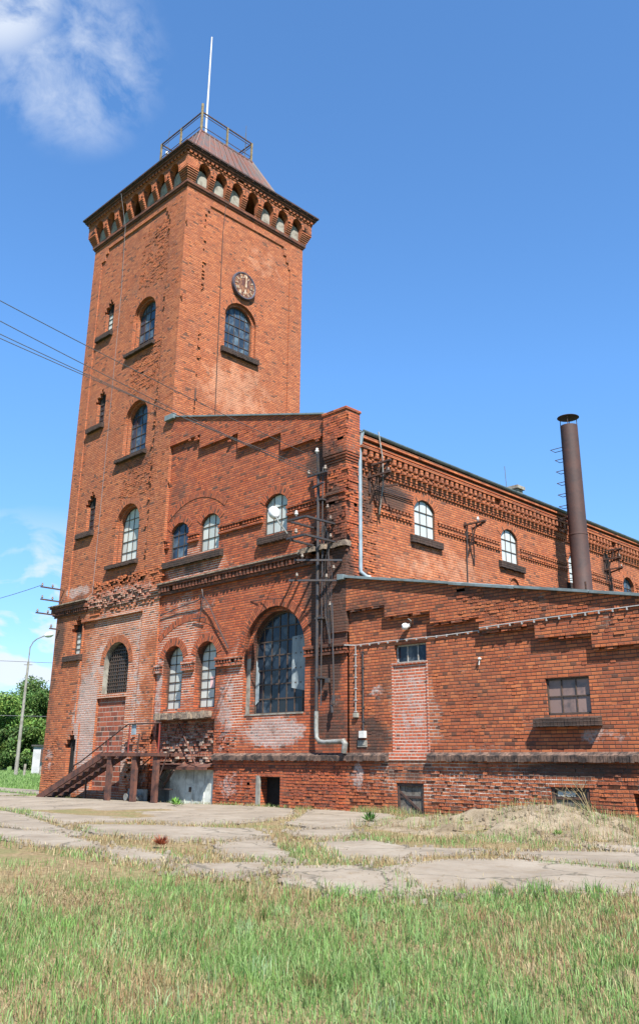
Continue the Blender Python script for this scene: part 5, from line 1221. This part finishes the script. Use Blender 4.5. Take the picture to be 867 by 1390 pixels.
TL = [(-66, 122, 10.5, 10, 'broad mid green tree partly outside the left picture edge', (.060, .115, .024)),
      (4, 112, 8.6, 9.0, 'rounded bright green tree left of the street lamp', (.075, .14, .028)),
      (33, 135, 12.2, 9.0, 'taller tree with loose airy top behind the street lamp', (.062, .115, .030)),
      (54, 116, 9.6, 8.0, 'dense dark green tree touching the tower edge', (.050, .10, .022)),
      (90, 125, 10.5, 10, 'green tree hidden by the tower', (.055, .11, .022)), (22, 108, 5.0, 8.0, 'low dark bush at the foot of the lamp-side trees', (.038, .075, .018)), (46, 106, 4.8, 7.0, 'low mid green bush under the dense dark tree', (.055, .10, .02)),
      (-140, 120, 11, 11, 'large green tree well outside the left picture edge', (.06, .12, .02))]
for i, (bx, d, h, w, l, tone) in enumerate(TL):
    v = Vector(bear(bx)).normalized(); x, y = CAM.x+v.x*d, CAM.y+v.y*d
    if bx in (90, -140): continue
    tree(x, y, h, w, l, 40+i, tone)

# ------------------------------------------------------------------ grass
def inpoly(X, Y, poly):
    r = np.zeros(len(X), bool); n = len(poly)
    for i in range(n):
        x0, y0 = poly[i]; x1, y1 = poly[(i+1) % n]
        c = ((y0 > Y) != (y1 > Y)) & (X < (x1-x0)*(Y-y0)/((y1-y0) or 1e-9)+x0); r ^= c
    return r
def vn(X, Y, s, seed=0):
    """smooth value noise 0..1"""
    rg = np.random.RandomState(seed); T = rg.rand(256, 256); x = X*s+100; y = Y*s+100; xi = np.floor(x).astype(int); yi = np.floor(y).astype(int); fx = x-xi; fy = y-yi
    fx = fx*fx*(3-2*fx); fy = fy*fy*(3-2*fy); g_ = lambda a, b: T[a % 256, b % 256]
    return (g_(xi, yi)*(1-fx)+g_(xi+1, yi)*fx)*(1-fy)+(g_(xi, yi+1)*(1-fx)+g_(xi+1, yi+1)*fx)*fy
def fbm(X, Y, s, seed): return (vn(X, Y, s, seed)+.5*vn(X, Y, s*2.1, seed+1)+.25*vn(X, Y, s*4.3, seed+2))/1.75
gzv = np.vectorize(gz)
def blades(name, X, Y, H, Wd, col, lean, label=None, base=0.0):
    n = len(X); Z = gzv(X, Y)+base; a = np.random.rand(n)*6.283; wx, wy = np.cos(a)*Wd/2, np.sin(a)*Wd/2
    b = np.random.rand(n)*6.283; l = lean*H*np.random.rand(n); lx, ly = np.cos(b)*l, np.sin(b)*l
    P0 = np.stack([X-wx, Y-wy, Z-.01], 1); P1 = np.stack([X+wx, Y+wy, Z-.01], 1)
    mx = X+lx*.35; my = Y+ly*.35; mz = Z+H*.62; P2 = np.stack([mx+wx*.8, my+wy*.8, mz], 1); P3 = np.stack([mx-wx*.8, my-wy*.8, mz], 1); P4 = np.stack([X+lx, Y+ly, Z+H*(1-.25*(l/H)**2)], 1)
    V = np.stack([P0, P1, P2, P3, P4], 1).reshape(-1, 3).astype(np.float32)
    k = np.arange(n, dtype=np.int32)*5; li = np.stack([k, k+1, k+2, k+3, k+3, k+2, k+4], 1).reshape(-1)
    ls = np.stack([np.arange(n)*7, np.arange(n)*7+4], 1).reshape(-1).astype(np.int32); lt = np.tile(np.array([4, 3], dtype=np.int32), n)
    me = bpy.data.meshes.new(name); me.vertices.add(5*n); me.vertices.foreach_set('co', V.reshape(-1)); me.loops.add(7*n); me.loops.foreach_set('vertex_index', li.astype(np.int32))
    me.polygons.add(2*n); me.polygons.foreach_set('loop_start', ls); me.polygons.foreach_set('loop_total', lt); me.update()
    at = me.color_attributes.new('tint', 'FLOAT_COLOR', 'POINT'); c4 = np.ones((5*n, 4), dtype=np.float32); c4[:, :3] = np.repeat(col, 5, 0); at.data.foreach_set('color', c4.reshape(-1))
    me.materials.append(M_GRASS); o = bpy.data.objects.new(name, me); S.collection.objects.link(o); o['kind'] = 'stuff'; o['label'] = label or name; return o
def slabmask(X, Y):
    m = np.zeros(len(X), bool)
    for p in SLABS0: m |= inpoly(X, Y, p)
    return m
def polar(n, r0, r1, a0, a1, pw=.5):
    """points in the camera-side meadow, denser near"""
    r = r0+(r1-r0)*np.random.rand(n)**pw; a = np.radians(a0+(a1-a0)*np.random.rand(n)); return CAM.x+np.sin(a)*r, CAM.y+np.cos(a)*r
GREEN = np.array([[.115, .205, .050], [.155, .25, .075], [.085, .160, .038], [.19, .27, .105]]); DRY = np.array([[.29, .23, .115], [.23, .17, .08], [.33, .27, .15], [.22, .13, .065]])
# lawn edge: everything nearer than the broken pavement
X, Y = polar(230000, 3.6, 11.6, -80, -8, .62)
ok = ~slabmask(X, Y); X, Y = X[ok], Y[ok]
r = np.hypot(X-CAM.x, Y-CAM.y); E_ = np.degrees(np.arctan2(X-CAM.x, Y-CAM.y))
edge = 9.3+.9*(fbm(X, Y, .5, 3)-.5)*2-.0*E_; dens = fbm(X, Y, .9, 11); keep = (np.random.rand(len(X)) < np.clip(.45+1.8*(dens-.42), .12, 1))
keep &= (r < edge) | (np.random.rand(len(X)) < .22); X, Y, r, dens = X[keep], Y[keep], r[keep], dens[keep]
n = len(X); dry = np.clip((fbm(X, Y, .75, 21)-.56)*3.4+.10+np.clip((r-9.4)/1.0, 0, .6), .04, .85); isd = np.random.rand(n) < dry
tall = fbm(X, Y, 1.6, 31); H = np.where(isd, np.random.uniform(.02, .10, n), np.random.uniform(.035, .105, n)*(.45+1.3*tall)); H *= np.where(r > 8.6, .62, 1)
hi = np.random.rand(n) < .03*(tall > .55); H[hi] *= 1.7
col = np.where(isd[:, None], DRY[np.random.randint(0, 4, n)], GREEN[np.random.randint(0, 4, n)])*np.random.uniform(.75, 1.3, (n, 1))
blades('grass', X, Y, H, np.random.uniform(.003, .007, n), col, .9, 'patchy green and dry yellow meadow grass in the foreground')
# taller clumps of coarse grass
cx_, cy2 = polar(260, 4.2, 9.6, -72, -14, .6); X = []; Y = []; Hh = []; cc = []
for a, b in zip(cx_, cy2):
    m = random.randint(14, 46); sp2 = random.uniform(.03, .09); h = random.uniform(.08, .19); base = GREEN[random.randrange(4)]*random.uniform(.8, 1.35)*np.array([1, 1, random.uniform(.8, 1.3)])
    if random.random() < .18: base = DRY[random.randrange(4)]
    X.append(a+np.random.normal(0, sp2, m)); Y.append(b+np.random.normal(0, sp2, m)); Hh.append(h*np.random.uniform(.5, 1.1, m)); cc.append(base*np.random.uniform(.8, 1.2, (m, 1)))
X, Y, Hh, cc = map(np.concatenate, (X, Y, Hh, cc)); blades('coarse_grass', X, Y, Hh, np.random.uniform(.004, .008, len(X)), cc, .75, 'taller coarse clumps standing out of the foreground grass')
X, Y = polar(60000, 3.8, 10.2, -76, -10, .6); n = len(X); k = np.random.rand(n) < np.clip(1.4-2.2*fbm(X, Y, .9, 11), .05, 1); X, Y = X[k], Y[k]; n = len(X)
blades('matted_straw', X, Y, np.random.uniform(.02, .06, n), np.random.uniform(.003, .007, n), DRY[np.random.randint(0, 4, n)]*np.random.uniform(.5, 1.1, (n, 1)), 3.0, 'matted dead straw lying between the green blades')
# dry tufts in the cracks and seams of the pavement, and along the wall
X = np.random.uniform(-15, 13, 260000); Y = np.random.uniform(-11, -.05, 260000); r = np.hypot(X-CAM.x, Y-CAM.y)
ok = (~slabmask(X, Y)) & (r > 8.6) & (np.random.rand(len(X)) < np.clip((fbm(X, Y, 1.1, 5)-.30)*2.2, .05, .95))
q = np.hypot((X-7.0)/2.2, (Y+2.6)/1.5); ok &= (q > .9) | (np.random.rand(len(X)) < .22+.30*np.clip(fbm(X, Y, 1.3, 8)-.40, 0, 1)*5); ok &= (X > -4) | (np.random.rand(len(X)) < .5)
X, Y = X[ok], Y[ok]; n = len(X); gr = fbm(X, Y, .8, 9); isd = np.random.rand(n) > np.clip((gr-.42)*2.6, .06, .8)
H = np.random.uniform(.02, .085, n)*(.6+.9*gr)*np.where(isd, 1, 1.2)
col = np.where(isd[:, None], DRY[np.random.randint(0, 4, n)], GREEN[np.random.randint(0, 4, n)])*np.random.uniform(.75, 1.3, (n, 1))
blades('dry_grass', X, Y, H, np.random.uniform(.004, .010, n), col, 1.1, 'dry yellow grass growing between the broken concrete slabs', base=.01)
# thin growth on the heap and at the wall foot
X = np.concatenate([np.random.uniform(.5, 12, 9000), np.random.uniform(4, 10.4, 9000)]); Y = np.concatenate([-.02-np.random.rand(9000)**1.6*.45, np.random.uniform(-4.4, -.1, 9000)]); n = len(X)
k = np.random.rand(n) < np.clip((fbm(X, Y, 1.2, 15)-.38)*3, .03, .9); X, Y = X[k], Y[k]; n = len(X); isd = np.random.rand(n) < .6
H = np.random.uniform(.05, .20, n)*(.5+fbm(X, Y, 1.0, 4)); col = np.where(isd[:, None], DRY[np.random.randint(0, 4, n)], GREEN[np.random.randint(0, 4, n)])*np.random.uniform(.75, 1.3, (n, 1))
blades('heap_grass', X, Y, H, np.random.uniform(.004, .009, n), col, .8, 'thin grass on the sandy heap and along the annex wall', base=.03)
# far lawn beyond the tower
a = np.radians(np.random.uniform(-70, -57, 60000)); r = 36+np.random.rand(60000)**.8*70; X = CAM.x+np.sin(a)*r; Y = CAM.y+np.cos(a)*r; k = (~slabmask(X, Y)) & (X < -16.2); X, Y, r = X[k], Y[k], r[k]; n = len(X)
col = GREEN[np.random.randint(0, 4, n)]*np.random.uniform(.8, 1.3, (n, 1)); blades('far_grass', X, Y, np.random.uniform(.05, .22, n)*(r/50), .02*(r/40), col, .8, 'green lawn grass beyond the tower')
# broad-leaved weeds
def weed(x, y, s, n, label, tone=(.10, .22, .03)):
    rg = np.random.RandomState(int(abs(x*100))); a = rg.rand(n)*6.28; el = rg.uniform(.15, 1.2, n); L = s*rg.uniform(.5, 1, n); D = np.stack([np.cos(a)*np.cos(el), np.sin(a)*np.cos(el), np.sin(el)], 1)
    C_ = D*L[:, None]*.8; A_ = D*L[:, None]*.45; B_ = np.cross(D, [0, 0, 1])*L[:, None]*(.16 if n < 200 else .06); col = np.array(tone)*rg.uniform(.7, 1.35, (n, 1)); o = quads('weed', C_, A_, B_, col, M_GRASS); o.location = (x, y, gz(x, y)+.02); tag(o, label, 'weed', 'green weeds')
weed(-4.95, -1.6, .24, 60, 'bright green leafy weed on the concrete in front of the white gate')
weed(-4.6, -1.75, .18, 40, 'smaller leafy weed just right of the one before the white gate')
weed(3.9, -3.5, .22, 60, 'dark green weed at the left foot of the sandy heap', (.06, .14, .03)); weed(6.0, -.35, .22, 50, 'leafy weed growing under the right cellar window')
weed(5.2, -9.3, .15, 260, 'reddish brown dock plant at the meadow edge', (.26, .075, .035)); weed(8.2, -3.9, .12, 40, 'low green plant on the front slope of the sandy heap', (.10, .18, .03))
cl_ = MB()
for _ in range(420):
    t = random.random(); x = random.gauss(7.2, 1.1); y = random.gauss(-2.5, .75); sz = random.uniform(.010, .035)
    if y > -.2: continue
    z = gz(x, y)+.05; p = [Vector((random.gauss(0, 1), random.gauss(0, 1), random.gauss(0, 1))).normalized()*sz for _k in range(6)]
    b0 = Vector((x, y, z)); cl_.hexa([b0+Vector((-sz, -sz, -sz))+p[0]*.4, b0+Vector((sz, -sz, -sz))+p[1]*.4, b0+Vector((sz, sz, -sz)), b0+Vector((-sz, sz, -sz)), b0+Vector((-sz, -sz, sz))*.7+p[2]*.4, b0+Vector((sz, -sz, sz))*.7+p[3]*.4, b0+Vector((sz, sz, sz))*.7+p[4]*.3, b0+Vector((-sz, sz, sz))*.7+p[5]*.3])
cl_ = cl_.build('soil_clods', M_SAND); cl_['kind'] = 'stuff'; cl_['label'] = 'small clods and stones scattered over the sandy heap'
ds = MB(); b = Vector((6.95, -.45, .2))
for i in range(7):
    e = b+Vector((random.uniform(-.9, .15), random.uniform(-.1, .2), random.uniform(.35, .7))); m1 = b.lerp(e, .5)+Vector((random.uniform(-.05, .05), 0, .08)); ds.tube([b, m1, e], .009, 5, r2=.004)
    for k in range(3): ds.tube([m1.lerp(e, k/3), m1.lerp(e, k/3)+Vector((random.uniform(-.15, .2), random.uniform(-.1, .1), random.uniform(.02, .2)))], .005, 4)
o = ds.build('dead_stem', M_POST); tag(o, 'pale dead branching stem leaning in front of the right cellar window', 'dead plant')
print('objects', len(bpy.data.objects))
